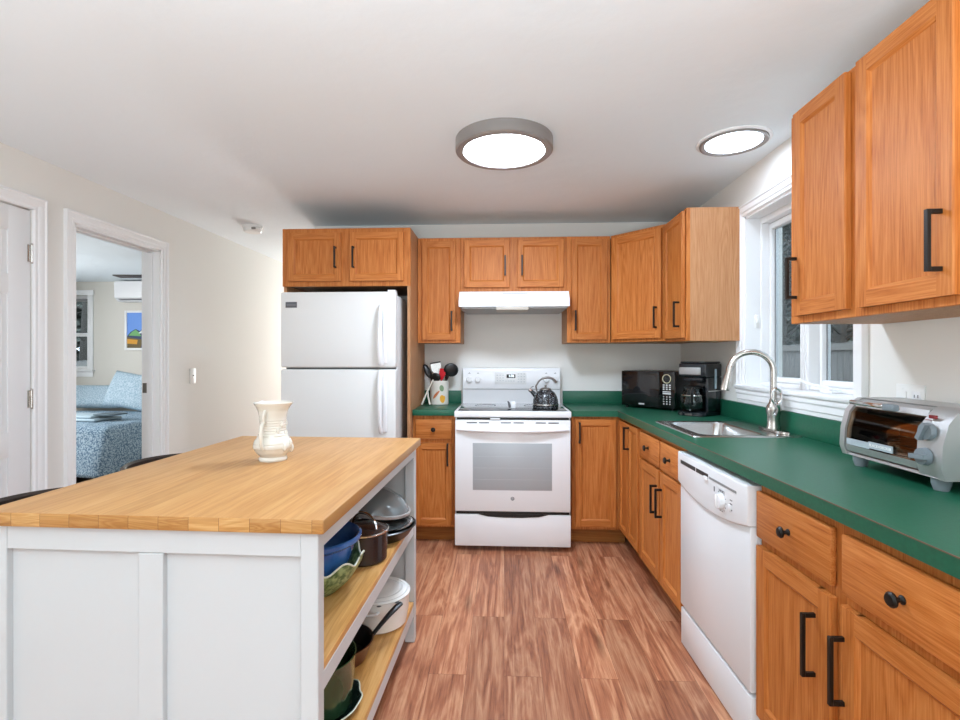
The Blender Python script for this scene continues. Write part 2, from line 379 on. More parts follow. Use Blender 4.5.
# panelled door at the left, hinged on its right edge
def door_leaf():
    th = .035; y0, y1 = DY0+.004, DY1-.004
    d = thing('door_1', 'white six-panel door at the left edge, closed, two hinges showing', 'door', (XL-.004, 0, 0)); d['kind'] = 'structure'
    m = MB(); fx = 0.0
    m.box(-th, fx-.006, y0, y1, .01, DH-.006)
    st = .115; mid = (y0+y1)/2
    rows = [(.01, .24), (.77, .90), (1.58, 1.68), (DH-.13, DH-.006)]
    for a, b in ((y0, y0+st), (mid-.05, mid+.05), (y1-st, y1)): m.box(-.008, fx, a, b, .01, DH-.006, .002)
    for a, b in rows: m.box(-.0079, fx-.0001, y0+.002, y1-.002, a, b, .002)
    for (za, zb) in ((.24, .77), (.90, 1.58), (1.68, DH-.13)):
        for a, b in ((y0+st, mid-.05), (mid+.05, y1-st)):
            m.box(-.008, fx-.001, a+.03, b-.03, za+.03, zb-.03, .006, seg=1)
    m.build('door_panel', door_m, d)
    for z in (1.80, 1.052, .22):
        h = MB(); h.cyl((.006, DY1-.001, z-.045), (.006, DY1-.001, z+.045), .006, seg=12)
        for q in (-.048, .048): h.ell((.006, DY1-.001, z+q), .007, .007, .005, seg=10)
        h.box(-.001, .002, DY1-.02, DY1-.003, z-.044, z+.044).box(.0005, .0035, DY1+.002, DY1+.016, z-.044, z+.044)
        h.build('hinge', nickel, d)
    k = MB(); k.lathe([(0, 0), (.03, 0), (.03, .006), (.01, .012), (.01, .035), (.026, .045), (.028, .058), (.018, .068), (0, .07)], 24, M=Matrix.Translation((0, y0+.07, .95)) @ Matrix.Rotation(PI/2, 4, 'Y'))
    k.build('door_knob', nickel, d)
door_leaf()

# kitchen window: two casements with a mullion, deep reveal, moulded stool and apron
def kitchen_window():
    wn = thing('window_1', 'white twin casement window above the sink', 'window', (0, 0, 0)); wn['kind'] = 'structure'
    c = MB(); wd = .064; pr = casing_profile(wd, .02)
    for f, yy in ((-1, WY0), (1, WY1)): c.prism([(XR-v, yy+f*u) for u, v in pr], 'z', WZ0, WZ1+wd)
    c.prism([(XR-v*1.02, WZ1+u) for u, v in pr], 'y', WY0-wd*.98, WY1+wd*.98)
    c.build('casing', trim_m, wn, smooth=30)
    s = MB(); s.box(XR-.035, XR, WY0-wd-.02, WY1+wd+.012, WZ0-.022, WZ0, .006).box(XR-.002, XR+.199, WY0+.0005, WY1-.0005, WZ0-.0215, WZ0-.0003)
    s.prism([(XR, 1.012), (XR-.012, 1.012), (XR-.014, 1.03), (XR-.020, 1.034), (XR-.020, 1.06), (XR-.026, 1.068), (XR-.026, 1.082), (XR-.02, 1.09), (XR, 1.09)], 'y', WY0-wd, WY1+wd)
    s.build('window_stool', trim_m, wn)
    r = MB()
    r.box(XR-.004, XR+.10, WY0-.001, WY0+.012, WZ0, WZ1).box(XR-.004, XR+.10, WY1-.012, WY1+.001, WZ0, WZ1).box(XR-.004, XR+.10, WY0, WY1, WZ1-.012, WZ1+.001)
    r.build('jamb_lining', trim_m, wn)
    f = MB(); x0, x1 = XR+.075, XR+.17
    f.box(x0, x1, WY0+.001, WY0+.024, WZ0, WZ1, .004).box(x0, x1, WY1-.024, WY1-.001, WZ0, WZ1, .004)
    f.box(x0, x1, WY0+.024, WY1-.024, WZ0, WZ0+.02, .004).box(x0, x1, WY0+.024, WY1-.024, WZ1-.045, WZ1, .004)
    ym = 2.435; f.box(x0-.008, x1, ym-.034, ym+.034, WZ0, WZ1, .005)
    for q in (-.02, 0, .02): f.box(x0-.012, x0-.004, ym+q-.005, ym+q+.005, WZ0, WZ1, .002)
    f.build('window_frame', trim_m, wn)
    for (a, b) in ((WY0+.024, ym-.034), (ym+.034, WY1-.024)):
        q = MB(); x2, x3 = XR+.115, XR+.155; sw = .022
        q.box(x2, x3, a+.001, a+sw, WZ0+.021, WZ1-.046, .004).box(x2, x3, b-sw, b-.001, WZ0+.021, WZ1-.046, .004)
        q.box(x2, x3, a+sw, b-sw, WZ0+.021, WZ0+.048, .004).box(x2, x3, a+sw, b-sw, WZ1-.08, WZ1-.046, .004)
        so = q.build('sash', trim_m, wn)
        g = MB().box(XR+.138, XR+.144, a+sw-.004, b-sw+.004, WZ0+.045, WZ1-.076).build('pane', pane_m, so, smooth=0)
        sl = MB().box(XR+.134, XR+.139, a+sw-.002, a+sw+.005, WZ0+.047, WZ1-.08).box(XR+.134, XR+.139, b-sw-.005, b-sw+.002, WZ0+.047, WZ1-.08).build('glazing_strip', gasket, so, smooth=0)
    k = MB(); k.box(XR+.02, XR+.06, 2.16, 2.24, WZ0, WZ0+.012, .004)
    k.tube([(XR+.04, 2.2, WZ0+.012), (XR+.04, 2.22, WZ0+.022), (XR+.03, 2.30, WZ0+.03), (XR+.02, 2.38, WZ0+.044)], [.008, .008, .006, .006], 8)
    k.ell((XR+.02, 2.385, WZ0+.046), .008, .011, .008, seg=10)
    k.build('crank_handle', trim_m, wn)
    l = MB(); l.box(XR+.045, XR+.065, WY1-.018, WY1-.010, 1.43, 1.50, .003).box(XR+.05, XR+.06, WY1-.024, WY1-.012, 1.452, 1.478, .002)
    l.build('sash_lock', plate_m, wn)
kitchen_window()

def bedroom_window():
    wn = thing('window_2', 'white double-hung window in the bedroom beyond the doorway', 'window'); wn['kind'] = 'structure'
    x0, x1, z0, z1 = BWX0, BWX1, BWZ0, BWZ1
    c = MB(); wd = .075
    c.box(x0-wd, x0, BY-.018, BY, z0, z1, .004).box(x1, x1+wd, BY-.018, BY, z0, z1, .004).box(x0-wd-.012, x1+wd+.012, BY-.022, BY, z1, z1+.07, .004)
    c.box(x0-wd-.02, x1+wd+.02, BY-.05, BY, z0-.025, z0, .004).box(x0-wd, x1+wd, BY-.016, BY, z0-.1, z0-.025, .004)
    c.build('casing', trim_m, wn)
    zm = (z0+z1)/2-.03
    for (za, zb, y) in ((zm-.02, z1, BY+.07), (z0, zm+.02, BY+.03)):
        q = MB(); q.box(x0, x0+.045, y, y+.035, za, zb, .003).box(x1-.045, x1, y, y+.035, za, zb, .003).box(x0+.045, x1-.045, y, y+.035, za, za+.045, .003).box(x0+.045, x1-.045, y, y+.035, zb-.045, zb, .003)
        so = q.build('sash', trim_m, wn)
        MB().box(x0+.04, x1-.04, y+.014, y+.02, za+.04, zb-.04).build('pane', pane_m, so, smooth=0)
    MB().box(x0+.045, x1-.045, BY+.03, BY+.05, z1-.085, z1-.045).build('head_track', gasket, wn)
bedroom_window()

# ------------------------------------------------------------------ cabinet builders
def pull(parent, x, z, L=.145, y=0):
    m = MB(); b = .0055
    m.box(x-b, x+b, y-.036, y-.026, z-L/2, z+L/2, .0012, seg=1)
    for q in (-1, 1): m.box(x-b*.9, x+b*.9, y-.027, y, z+q*(L/2-b)-b, z+q*(L/2-b)+b, .001, seg=1)
    return m.build('handle', black_mat, parent)
def knob(parent, x, z, y=0):
    m = MB(); M = Matrix.Translation((x, y, z)) @ Matrix.Rotation(PI/2, 4, 'X')
    m.lathe([(0, 0), (.0095, 0), (.0095, .002), (.0055, .006), (.005, .014), (.0085, .018), (.0155, .020), (.016, .024), (.012, .0285), (0, .030)], 24, M=M)
    return m.build('knob', black_mat, parent)
def door(parent, x0, x1, z0, z1, hx=None, hz=None, fr=.055, t=.019, y=-.001, L=.145, lab=None):
    """overlay door with a recessed panel; its back sits on the face frame (local y = 0)"""
    m = MB(); f = y-t
    pr = lambda o, s: [(o, f+.003), (o+s*.003, f), (o+s*(fr-.010), f), (o+s*(fr-.006), f+.003), (o+s*fr, f+.009), (o+s*fr, y), (o, y)]
    m.prism(pr(x0, 1), 'z', z0, z1, 0); m.prism(pr(x1, -1), 'z', z0, z1, 0)
    rl = lambda o, s: [(f, o), (f, o+s*(fr-.010)), (f+.003, o+s*(fr-.006)), (f+.009, o+s*fr), (y, o+s*fr), (y, o)]
    m.prism(rl(z0, 1), 'x', x0+fr-.010, x1-fr+.010, 1); m.prism(rl(z1, -1), 'x', x0+fr-.010, x1-fr+.010, 1)
    m.box(x0+fr-.004, x1-fr+.004, f+.009, y-.002, z0+fr-.004, z1-fr+.004, 0, 0)
    o = m.build('door', [oz_, ox_], parent, smooth=0)
    if lab: o['label'] = lab
    if hx is not None: pull(o, hx, hz, L, f)
    return o
def drawer(parent, x0, x1, z0, z1, t=.019, y=-.001, kn=True):
    m = MB(); f = y-t
    m.box(x0, x1, f, y, z0, z1, .006, 0, seg=2)
    o = m.build('drawer', ox_, parent, smooth=30)
    if kn: knob(o, (x0+x1)/2, (z0+z1)/2, f)
    return o
def frame_and_box(t, w, depth, z0, z1, toe=0, side=None, fb=.02):
    m = MB(); m.box(0, w, 0, fb, z0, z1, .0015, seg=1); m.build('face_frame', oz_, t, smooth=0)
    m = MB(); m.box(.0005, w-.0005, fb, depth, z0, z1); m.build('cabinet_box', side or oak_side, t, smooth=0)
    if toe:
        m = MB(); m.box(.0005, w-.0005, .07, depth, 0.001, z0-.0005); m.build('toe_kick', oak_toe, t, smooth=0)

UF, WB = 3.57, .002          # face plane of the uppers on the back wall
UD = D-UF-WB
# cabinet above the refrigerator, with its side panels
t = thing('over_refrigerator_cabinet', 'oak double-door cabinet above the white refrigerator, with tall side panel', 'cabinet', (-1.490, 3.30, 0))
w_ = .868
MB().box(0, w_, 0, .02, 1.742, 2.13, .0015, seg=1).build('face_frame', oz_, t, smooth=0)
MB().box(.02, w_-.021, .02, .598, 1.75, 2.13).build('cabinet_box', dark_wood, t, smooth=0)
MB().box(0, .0195, .0205, .598, 1.70, 2.13).build('side_panel', oak_side, t, smooth=0)
MB().box(w_-.02, w_, .0205, .598, .001, 2.13).box(w_-.02, w_, 0, .02, .001, 1.7415).build('tall_side_panel', oak_side, t, smooth=0)
door(t, .043, .402, 1.775, 2.098, .371, 1.930, .05, L=.14)
door(t, .463, .824, 1.775, 2.098, .492, 1.930, .05, L=.14)
# wall cabinets along the back
t = thing('wall_cabinet', 'narrow oak wall cabinet left of the range hood, single door', 'cabinet', (-.6195, UF, 0))
frame_and_box(t, .3085, UD, 1.37, 2.122)
door(t, .033, .277, 1.392, 2.094, .248, 1.525, .05, L=.14)
t = thing('wall_cabinet', 'short oak double-door wall cabinet directly over the range hood', 'cabinet', (-.310, UF, 0))
frame_and_box(t, .755, UD, 1.722, 2.122)
door(t, .025, .350, 1.765, 2.100, .318, 1.915, .05, L=.14)
door(t, .404, .732, 1.765, 2.100, .437, 1.915, .05, L=.14)
t = thing('wall_cabinet', 'narrow oak wall cabinet right of the range hood, beside the angled corner cabinet', 'cabinet', (.446, UF, 0))
frame_and_box(t, .3035, UD, 1.37, 2.122)
door(t, .027, .280, 1.392, 2.098, .055, 1.525, .05, L=.14)
# diagonal corner wall cabinet
A = Vector((.752, UF, 0)); Bp = Vector((1.036, 3.262, 0)); dv = (Bp-A); LW = dv.length; ang = math.atan2(dv.y, dv.x)
t = thing('corner_wall_cabinet', 'angled oak wall cabinet in the corner above the microwave', 'cabinet', A, ang)
mi = Matrix.Rotation(-ang, 4, 'Z')
loc = lambda p: tuple((mi @ (Vector((p[0], p[1], 0))-A))[:2])
MB().box(.001, LW-.001, 0, .02, 1.37, 2.122, .0015, seg=1).build('face_frame', oz_, t, smooth=0)
MB().prism([(.002, .0205), (LW-.002, .0205), loc((XR-.003, 3.266)), loc((XR-.003, D-.003)), loc((.754, D-.003))], 'z', 1.37, 2.122).build('cabinet_box', oak_side, t, smooth=0)
door(t, .022, LW-.022, 1.392, 2.10, LW-.054, 1.525, .055, L=.14)
# wall cabinet on the right wall next to the window
R90 = -PI/2
t = thing('wall_cabinet', 'oak wall cabinet left of the window, its plain end panel facing us', 'cabinet', (1.036, 3.258, 0), R90)
frame_and_box(t, .366, XR-1.036-.003, 1.36, 2.117)
door(t, .018, .352, 1.380, 2.10, .312, 1.515, .055, L=.15, y=-.004)
# big double-door wall cabinet at the right, near the camera
t = thing('wall_cabinet', 'large oak double-door wall cabinet right of the window, above the toaster oven', 'cabinet', (1.036, 1.857, 0), R90)
frame_and_box(t, .715, XR-1.036-.003, 1.385, 2.127)
door(t, .042, .313, 1.410, 2.118, .066, 1.541, .055)
door(t, .357, .675, 1.408, 2.118, .644, 1.538, .055)

# ---- base run frames
O2 = Vector((.752, 3.355, 0)); AN = math.radians(-90+1.27)
ev = Vector((math.cos(AN), math.sin(AN), 0)); nv = Vector((-ev.y, ev.x, 0))
def RP(t_, d_): p = O2+ev*t_+nv*d_; return (p.x, p.y)
CT, CB = .91, .8715
FD = .032                                       # face frame behind the counter edge
BFY = 3.355+FD
t = thing('base_cabinet', 'narrow oak base cabinet left of the stove with one drawer over one door', 'cabinet', (-.6195, BFY, 0))
frame_and_box(t, .287, D-BFY-.003, .11, CB-.001, toe=1)
drawer(t, .018, .268, .712, .845)
door(t, .018, .268, .128, .685, .240, .61, .05, L=.15)
# corner base with one leaf on each face
t = thing('corner_base_cabinet', 'oak corner base cabinet right of the stove, two door leaves meeting in the corner', 'cabinet', (.4535, BFY, 0))
cx = .752+FD-.4535
MB().box(0, cx, 0, .02, .11, CB-.001, .0015, seg=1).build('face_frame', oz_, t, smooth=0)
MB().box(.0005, cx+.02, .0205, D-BFY-.003, .11, CB-.001).build('cabinet_box', oak_side, t, smooth=0)
MB().box(.0005, cx+.04, .07, D-BFY-.003, .001, .1095).build('toe_kick', oak_toe, t, smooth=0)
door(t, .022, cx-.036, .135, .852, .048, .765, .05, L=.14)
q = RP(.0, FD)
def run_thing(name, lab, cat, t0, d0=FD):
    p = RP(t0, d0); return thing(name, lab, cat, (p[0], p[1], 0), AN)
RD = .50
t2 = run_thing('corner_leaf_cabinet', 'narrow oak base unit just right of the corner, two slim tall doors and one pull', 'cabinet', -.030)
MB().box(.001, .465, 0, .02, .11, CB-.001, .0015, seg=1).build('face_frame', oz_, t2, smooth=0)
MB().box(.03, .465, .0205, RD, .11, CB-.001).build('cabinet_box', oak_side, t2, smooth=0)
MB().box(.10, .465, .07, RD, .001, .1095).build('toe_kick', oak_toe, t2, smooth=0)
door(t2, .020, .215, .132, .852, None, None, .042)
door(t2, .228, .438, .132, .852, .262, .765, .045, L=.14)
t = run_thing('sink_base_cabinet', 'oak sink base cabinet with two small drawers over two doors, left of the dishwasher', 'cabinet', .437)
frame_and_box(t, .655, RD, .11, .70, toe=1)
MB().box(0, .655, 0, .02, .701, CB-.001, .001, seg=1).build('drawer_rail', ox_, t, smooth=0)
drawer(t, .014, .345, .705, .846); drawer(t, .365, .645, .705, .846)
door(t, .014, .345, .128, .690, .317, .54, .055); door(t, .365, .645, .128, .690, .395, .54, .055)
t = run_thing('base_cabinet', 'wide oak base cabinet right of the dishwasher, two drawers over two doors', 'cabinet', 1.716)
frame_and_box(t, .765, RD, .11, CB-.001, toe=1)
drawer(t, .004, .356, .695, .842); drawer(t, .394, .758, .695, .842)
door(t, .004, .356, .128, .668, .297, .517, .058, L=.165); door(t, .390, .758, .128, .668, .404, .515, .058, L=.165)

# ---- countertops
t = thing('countertop', 'short green laminate countertop with backsplash, left of the stove', 'countertop')
MB().box(-.6195, -.3325, 3.355, D-.002, CB, CT, .003).build('worktop', green_m, t)
MB().box(-.6195, -.3325, D-.021, D-.002, CT+.0005, 1.008, .002).build('backsplash', green_m, t)
t = thing('countertop', 'long L-shaped green laminate countertop running under the window', 'countertop')
SK = (.585, 1.045, .115, .425)
def wx(tt): # point on the wall line at run distance tt
    d_ = (XR-.002-O2.x-ev.x*tt)/nv.x; return RP(tt, d_)
m = MB(); zb, zt = CB, CT
m.prism([(.4535, 3.355), (O2.x, O2.y), RP(SK[0], 0), wx(SK[0]), (XR-.002, D-.002), (.4535, D-.002)], 'z', zb, zt)
m.prism([RP(SK[0], 0), RP(SK[1], 0), RP(SK[1], SK[2]), RP(SK[0], SK[2])], 'z', zb, zt)
m.prism([RP(SK[0], SK[3]), RP(SK[1], SK[3]), wx(SK[1]), wx(SK[0])], 'z', zb, zt)
m.prism([RP(SK[1], 0), RP(2.62, 0), wx(2.62), wx(SK[1])], 'z', zb, zt)
m.build('worktop', green_m, t, smooth=0)
m = MB(); m.prism([RP(.0, -.0008), RP(2.62, -.0008), RP(2.62, .0015), RP(.0, .0015)], 'z', CT-.002, CT+.0006)
m.build('edge_seam', seam_m, t, smooth=0)
m = MB(); m.box(.4535, XR-.022, D-.021, D-.002, CT+.0005, 1.008, .002)
m.box(XR-.021, XR-.002, wx(2.62)[1], D-.002, CT+.0005, 1.010, .002)
m.build('backsplash', green_m, t)

# ---- sink and faucet
p = RP(0, 0)
t = thing('kitchen_sink', 'stainless steel drop-in sink set in the green countertop under the window', 'sink', (p[0], p[1], 0), AN)
m = MB(); a0, a1, d0, d1 = .545, 1.095, .065, .555
i0, i1, e0, e1 = .60, 1.03, .13, .41
def rring(x0, x1, y0, y1, r, z, n=6):
    out = []
    for cx_, cy_, s in ((x1-r, y1-r, 0), (x0+r, y1-r, 1), (x0+r, y0+r, 2), (x1-r, y0+r, 3)):
        for k in range(n+1):
            a = PI/2*(s+k/n); out.append((cx_+r*math.cos(a), cy_+r*math.sin(a), z))
    return out
rings = [rring(a0, a1, d0, d1, .03, CT+.0005), rring(a0+.002, a1-.002, d0+.002, d1-.002, .03, CT+.005), rring(a0+.012, a1-.012, d0+.012, d1-.012, .03, CT+.006),
         rring(i0-.006, i1+.006, e0-.006, e1+.006, .05, CT+.003), rring(i0, i1, e0, e1, .05, CT-.006), rring(i0+.012, i1-.012, e0+.012, e1-.012, .055, CT-.15), rring(i0+.04, i1-.04, e0+.04, e1-.04, .05, CT-.175)]
b = bmesh.new(); vr = [[b.verts.new(q) for q in r_] for r_ in rings]
for A_, B_ in zip(vr, vr[1:]):
    for k in range(len(A_)): b.faces.new((A_[k], A_[(k+1) % len(A_)], B_[(k+1) % len(A_)], B_[k]))
b.faces.new(vr[-1]); bmesh.ops.recalc_face_normals(b, faces=b.faces); m.merge(b)
m.build('basin', steel, t)
m = MB(); m.lathe([(0, .003), (.03, .003), (.042, .004), (.045, 0)], 24, c=((i0+i1)/2, (e0+e1)/2, CT-.1755)); m.build('drain', steel_dark, t)
m = MB(); m.lathe([(0, .012), (.014, .010), (.018, 0)], 20, c=(1.0, .49, CT+.006)); m.build('hole_cover', steel, t)
fx, fy = .925, .508
p = RP(fx, fy)
t = thing('faucet', 'brushed nickel gooseneck pull-down faucet behind the sink', 'faucet', (p[0], p[1], CT+.006), AN)
m = MB(); m.prism([(.125*math.cos(k*PI/16)*1.0, .028*math.sin(k*PI/16)) for k in range(32)], 'z', .0005, .010); m.build('deck_plate', nickel, t)
m = MB(); m.lathe([(0, .0102), (.031, .0102), (.031, .018), (.028, .03), (.027, .07), (.034, .10), (.030, .118), (.020, .135), (.0165, .15), (0, .15)], 28); m.build('body', nickel, t)
pts = [(0, 0, .14), (0, 0, .22), (0, 0, .285)]
r_ = .090
for k in range(1, 15): a = PI*k/15*.98; pts.append((-.055*(1-math.cos(a))/2, -r_*(1-math.cos(a)), .285+r_*math.sin(a)))
m = MB(); m.tube(pts, .0142, 14); nk = m.build('neck', nickel, t)
e_ = Vector(pts[-1]); dd = Vector((-.01, -.22, -1)).normalized()
m = MB(); m.tube([e_, e_+dd*.012, e_+dd*.03, e_+dd*.105, e_+dd*.122], [.0155, .017, .016, .023, .021], 16); m.build('spray_head', nickel, t)
m = MB(); hb = Vector((.026, -.005, .10))
m.tube([Vector((.022, -.004, .085)), hb+Vector((.012, 0, .005)), hb+Vector((.02, 0, .03))], [.012, .013, .011], 12)
lp = [hb+Vector((.008+.006*math.sin(a*1.0), .020*math.sin(a), .068-.036*math.cos(a))) for a in [2*PI*k/18 for k in range(18)]]
m.tube(lp, .0055, 8, closed=True); m.build('lever', chrome, t)

# ---- range
t = thing('stove', 'white electric range with glass cooktop between the oak cabinets', 'stove', (-.3255, 3.262, 0))
SW = .762
MB().box(.004, SW-.004, .04, D-3.262-.004, .03, .872).box(.06, SW-.06, .1, .5, .001, .03).build('body', enam, t)
m = MB(); m.box(0, SW, -.002, .58, .873, .914, .006)
m.build('cooktop_frame', enam, t)
m = MB(); m.box(.022, SW-.022, .026, .548, .9142, .9165, .001); m.build('cooktop_glass', ceran, t)
for (bx, by, br_) in ((.19, .16, .10), (.19, .40, .075), (.57, .16, .08), (.57, .40, .10)):
    m = MB(); m.lathe([(br_, .9166), (br_, .9169), (br_-.003, .9169), (br_-.003, .9166)], 48, c=(bx, by, 0)); m.build('burner_ring', print_dk, t)
m = MB(); m.prism([(.556, .9145), (.552, 1.02), (.545, 1.035), (.545, 1.165), (.556, 1.185), (.63, 1.185), (.63, .9145)], 'x', .012, SW-.012)
bgd = m.build('control_panel', enam, t)
MB().box(.014, SW-.014, .549, .553, 1.022, 1.030).build('panel_groove', gasket, bgd, smooth=0)
for kx in (.062, .128, .712, .645):
    m = MB(); M = Matrix.Translation((kx, .545, 1.098)) @ Matrix.Rotation(PI/2, 4, 'X')
    m.lathe([(0, .0), (.024, .0), (.024, .004), (.021, .006), (.019, .02), (0, .021)], 24, M=M); m.box(kx-.004, kx+.004, .518, .53, 1.078, 1.118, .002)
    m.build('knob', enam, bgd)
    MB().box(kx-.008, kx+.008, .5445, .5452, 1.142, 1.146).box(kx-.002, kx+.002, .5445, .5452, 1.148, 1.153).build('knob_marking', gasket, bgd, smooth=0)
MB().box(.255, .495, .5435, .5455, 1.062, 1.150, .001).build('keypad_panel', P('keypad_white', 'e4e4e2', .3), bgd)
MB().box(.345, .412, .5425, .544, 1.110, 1.137, .001).build('display', black_gloss, bgd)
text('display_digits', '1:08', .024, led_m, bgd, (.381, .542, 1.1235))
m = MB()
for kx in (.275, .297, .319): 
    for kz in (1.09, 1.11, 1.13): m.box(kx-.006, kx+.006, .5428, .5437, kz-.003, kz+.003)
for kx in (.435, .457, .479):
    for kz in (1.08, 1.10, 1.12, 1.14): m.box(kx-.006, kx+.006, .5428, .5437, kz-.003, kz+.003)
for kx in (.34, .36, .38, .40): m.box(kx-.006, kx+.006, .5428, .5437, 1.083, 1.089)
m.build('keypad', P('pale_key_print', 'c3c6c8', .4), bgd, smooth=0)
# oven door, vents, drawer
m = MB(); m.box(.006, SW-.006, -.008, .038, .262, .859, .007); od = m.build('oven_door', enam, t)
m = MB(); m.box(.122, SW-.126, -.0095, -.007, .402, .708, .001); m.build('oven_window', oven_glass, od)
m = MB()
for k in range(3): m.box(.13, SW-.134, -.0099, -.0094, .47+k*.075, .472+k*.075)
m.build('rack_line', P('faint_grey', 'b2b5b6', .3), od, smooth=0)
m = MB(); m.box(.018, SW-.018, -.006, .02, .8605, .8715); m.build('vent_gap', black_p, t, smooth=0)
m = MB()
for vx in (.083, .163, .305, .387, .53, .613): m.box(vx, vx+.066, -.0105, -.0095, .838, .844)
m.build('vent', print_dk, od, smooth=0)
m = MB(); n_ = 24
hp = [(.02+(SW-.04)*k/n_, -.006-.028*math.sin(PI*k/n_)**.6, .797-.008*math.sin(PI*k/n_)) for k in range(n_+1)]
m.tube([(x, y, z) for x, y, z in hp], .015, 12, flat=.85); m.build('oven_handle', enam, od)
m = MB(); M = Matrix.Translation((.381, -.008, .348)) @ Matrix.Rotation(PI/2, 4, 'X')
m.lathe([(0, 0), (.0125, 0), (.0125, .002), (0, .002)], 28, M=M); em = m.build('round_emblem', tag_grey, od)
m = MB()
m.tube([(.381+.009*math.cos(2*PI*k/20), -.0105, .348+.009*math.sin(2*PI*k/20)) for k in range(20)], .0008, 6, closed=True)
for s_ in (-1, 1): m.tube([(.381+s_*(.002+.003*math.cos(a)), -.0105, .348+.0045*math.sin(a)) for a in [PI*k/8*1.6 for k in range(9)]], .0008, 6)
m.build('emblem_script', tag_lite, em)
m = MB(); m.box(.004, SW-.004, -.006, .038, .035, .243, .007); dr = m.build('storage_drawer', enam, t)
m = MB(); m.box(.014, SW-.014, -.004, .03, .246, .259); m.build('drawer_gap', black_p, t, smooth=0)
m = MB(); m.prism([(.16, .2445), (.21, .247), (.56, .247), (.61, .2445), (.55, .230), (.44, .224), (.33, .224), (.22, .230)], 'y', -.0085, -.005); m.build('drawer_grip', black_p, dr, smooth=0)
m = MB(); m.box(.235, .30, -.014, -.003, .861, .870, .002); m.build('door_latch', enam, od)

# small upright white and grey piece on the cooktop and the kettle
t = thing('cooktop_piece', 'small upright white and grey piece in the middle of the cooktop', 'spoon rest', (.052, 3.415, .9175))
MB().box(-.005, .028, -.016, .016, 0, .048, .006).build('holder', enam, t)
m = MB(); m.tube([(-.012, 0, .006), (-.014, 0, .02), (-.018, 0, .036), (-.026, 0, .05)], [.009, .009, .008, .005], 10); m.build('clip', print_dk, t)
t = thing('kettle', 'black speckled enamel whistling kettle on the right front burner', 'kettle', (.285, 3.455, .9175))
m = MB(); m.lathe([(0, 0), (.083, 0), (.088, .005), (.088, .026), (.0885, .03), (.087, .034), (.084, .06), (.076, .085), (.062, .108), (.044, .122), (.036, .126), (0, .126)], 48); m.build('body', kettle_m, t)
m = MB(); m.lathe([(.0892, .024), (.0896, .027), (.0892, .031)], 48); m.build('base_band', steel, t)
m = MB(); m.lathe([(.038, .1265), (.036, .134), (.022, .140), (.008, .141), (.006, .15), (.009, .156), (0, .159)], 28); m.build('lid', steel_dark, t)
m = MB(); m.tube([(-.066, 0, .085), (-.088, 0, .108), (-.104, 0, .122)], [.018, .014, .010], 14); m.build('spout', kettle_m, t)
m = MB(); m.tube([(-.100, 0, .118), (-.112, 0, .129)], [.0125, .0125], 14); m.tube([(-.106, 0, .132), (-.096, 0, .146), (-.082, 0, .15)], .004, 8); m.build('whistle_cap', chrome, t)
hp = [(-.058, 0, .112), (-.066, 0, .15)]+[(.012-.075*math.cos(a), 0, .135+.075*math.sin(a)) for a in [PI*(.22+.60*k/12) for k in range(13)]]
m = MB(); m.tube(hp, [.005, .006]+[.006]*3+[.0085]*10, 10); m.build('handle', steel_dark, t)

# ---- range hood
t = thing('range_hood', 'white range hood under the short oak cabinet above the stove', 'range hood', (-.3085, 3.40, 0))
HW = .752
m = MB(); m.prism([(0, 1.612), (0, 1.660), (.055, 1.7205), (.495, 1.7205), (.495, 1.612)], 'x', 0, HW); hd = m.build('hood_shell', enam, t, smooth=0)
m = MB(); m.box(.02, HW-.02, .02, .48, 1.6, 1.6118); m.build('underside_pan', P('hood_grey', 'a9abac', .4), t)
m = MB(); m.box(.255, .475, .0, .20, 1.588, 1.6115, .004); m.build('light_lens', P('hood_lens', 'b7aea2', .3), t)
for q in (.655, .682): MB().box(q, q+.014, -.004, .001, 1.628, 1.645, .0015).build('rocker_switch', plate_m, t)
MB().box(.3, .47, .0385, .0402, 1.705, 1.708).build('vent_slot', gasket, hd, smooth=0)

# ---- refrigerator
t = thing('refrigerator', 'white top-freezer refrigerator under the oak double-door cabinet', 'refrigerator', (-1.450, 3.18, 0))
RW = .756
MB().box(.004, RW-.004, .075, .70, .02, 1.672, .006).box(.03, RW-.03, .1, .62, .001, .02).build('body', enam_tex, t)
MB().box(.012, RW-.012, .062, .0745, .06, 1.66).build('gasket', gasket, t, smooth=0)
fd = MB().box(0, RW, 0, .061, 1.200, 1.690, .012, seg=3).build('freezer_door', enam_tex, t)
rd = MB().box(0, RW, 0, .061, .07, 1.188, .012, seg=3).build('refrigerator_door', enam_tex, t)
def fhandle(par, za, zb, flip):
    m = MB(); n_ = 16; pts = []; rr = []
    for k in range(n_+1):
        u = k/n_; pts.append((RW-.095+.01*0, -.004-.034*math.sin(PI*min(1, max(0, u)))**.5, za+(zb-za)*u)); rr.append(.013+.007*(u if flip else 1-u))
    m.tube(pts, rr, 12); m.box(RW-.085, RW-.055, -.012, .002, za+.005, zb-.005, .005); m.build('handle', enam, par)
fhandle(fd, 1.222, 1.60, False); fhandle(rd, .78, 1.17, True)
b1 = MB().box(.035, .110, -.003, .0005, 1.588, 1.625, .001).build('badge', print_dk, fd)
MB().box(.042, .103, -.0036, -.0028, 1.600, 1.612).build('badge_plate', tag_grey, b1, smooth=0)
MB().box(RW-.06, RW-.01, .03, .09, 1.690, 1.704, .003).build('hinge_cover', enam, t)

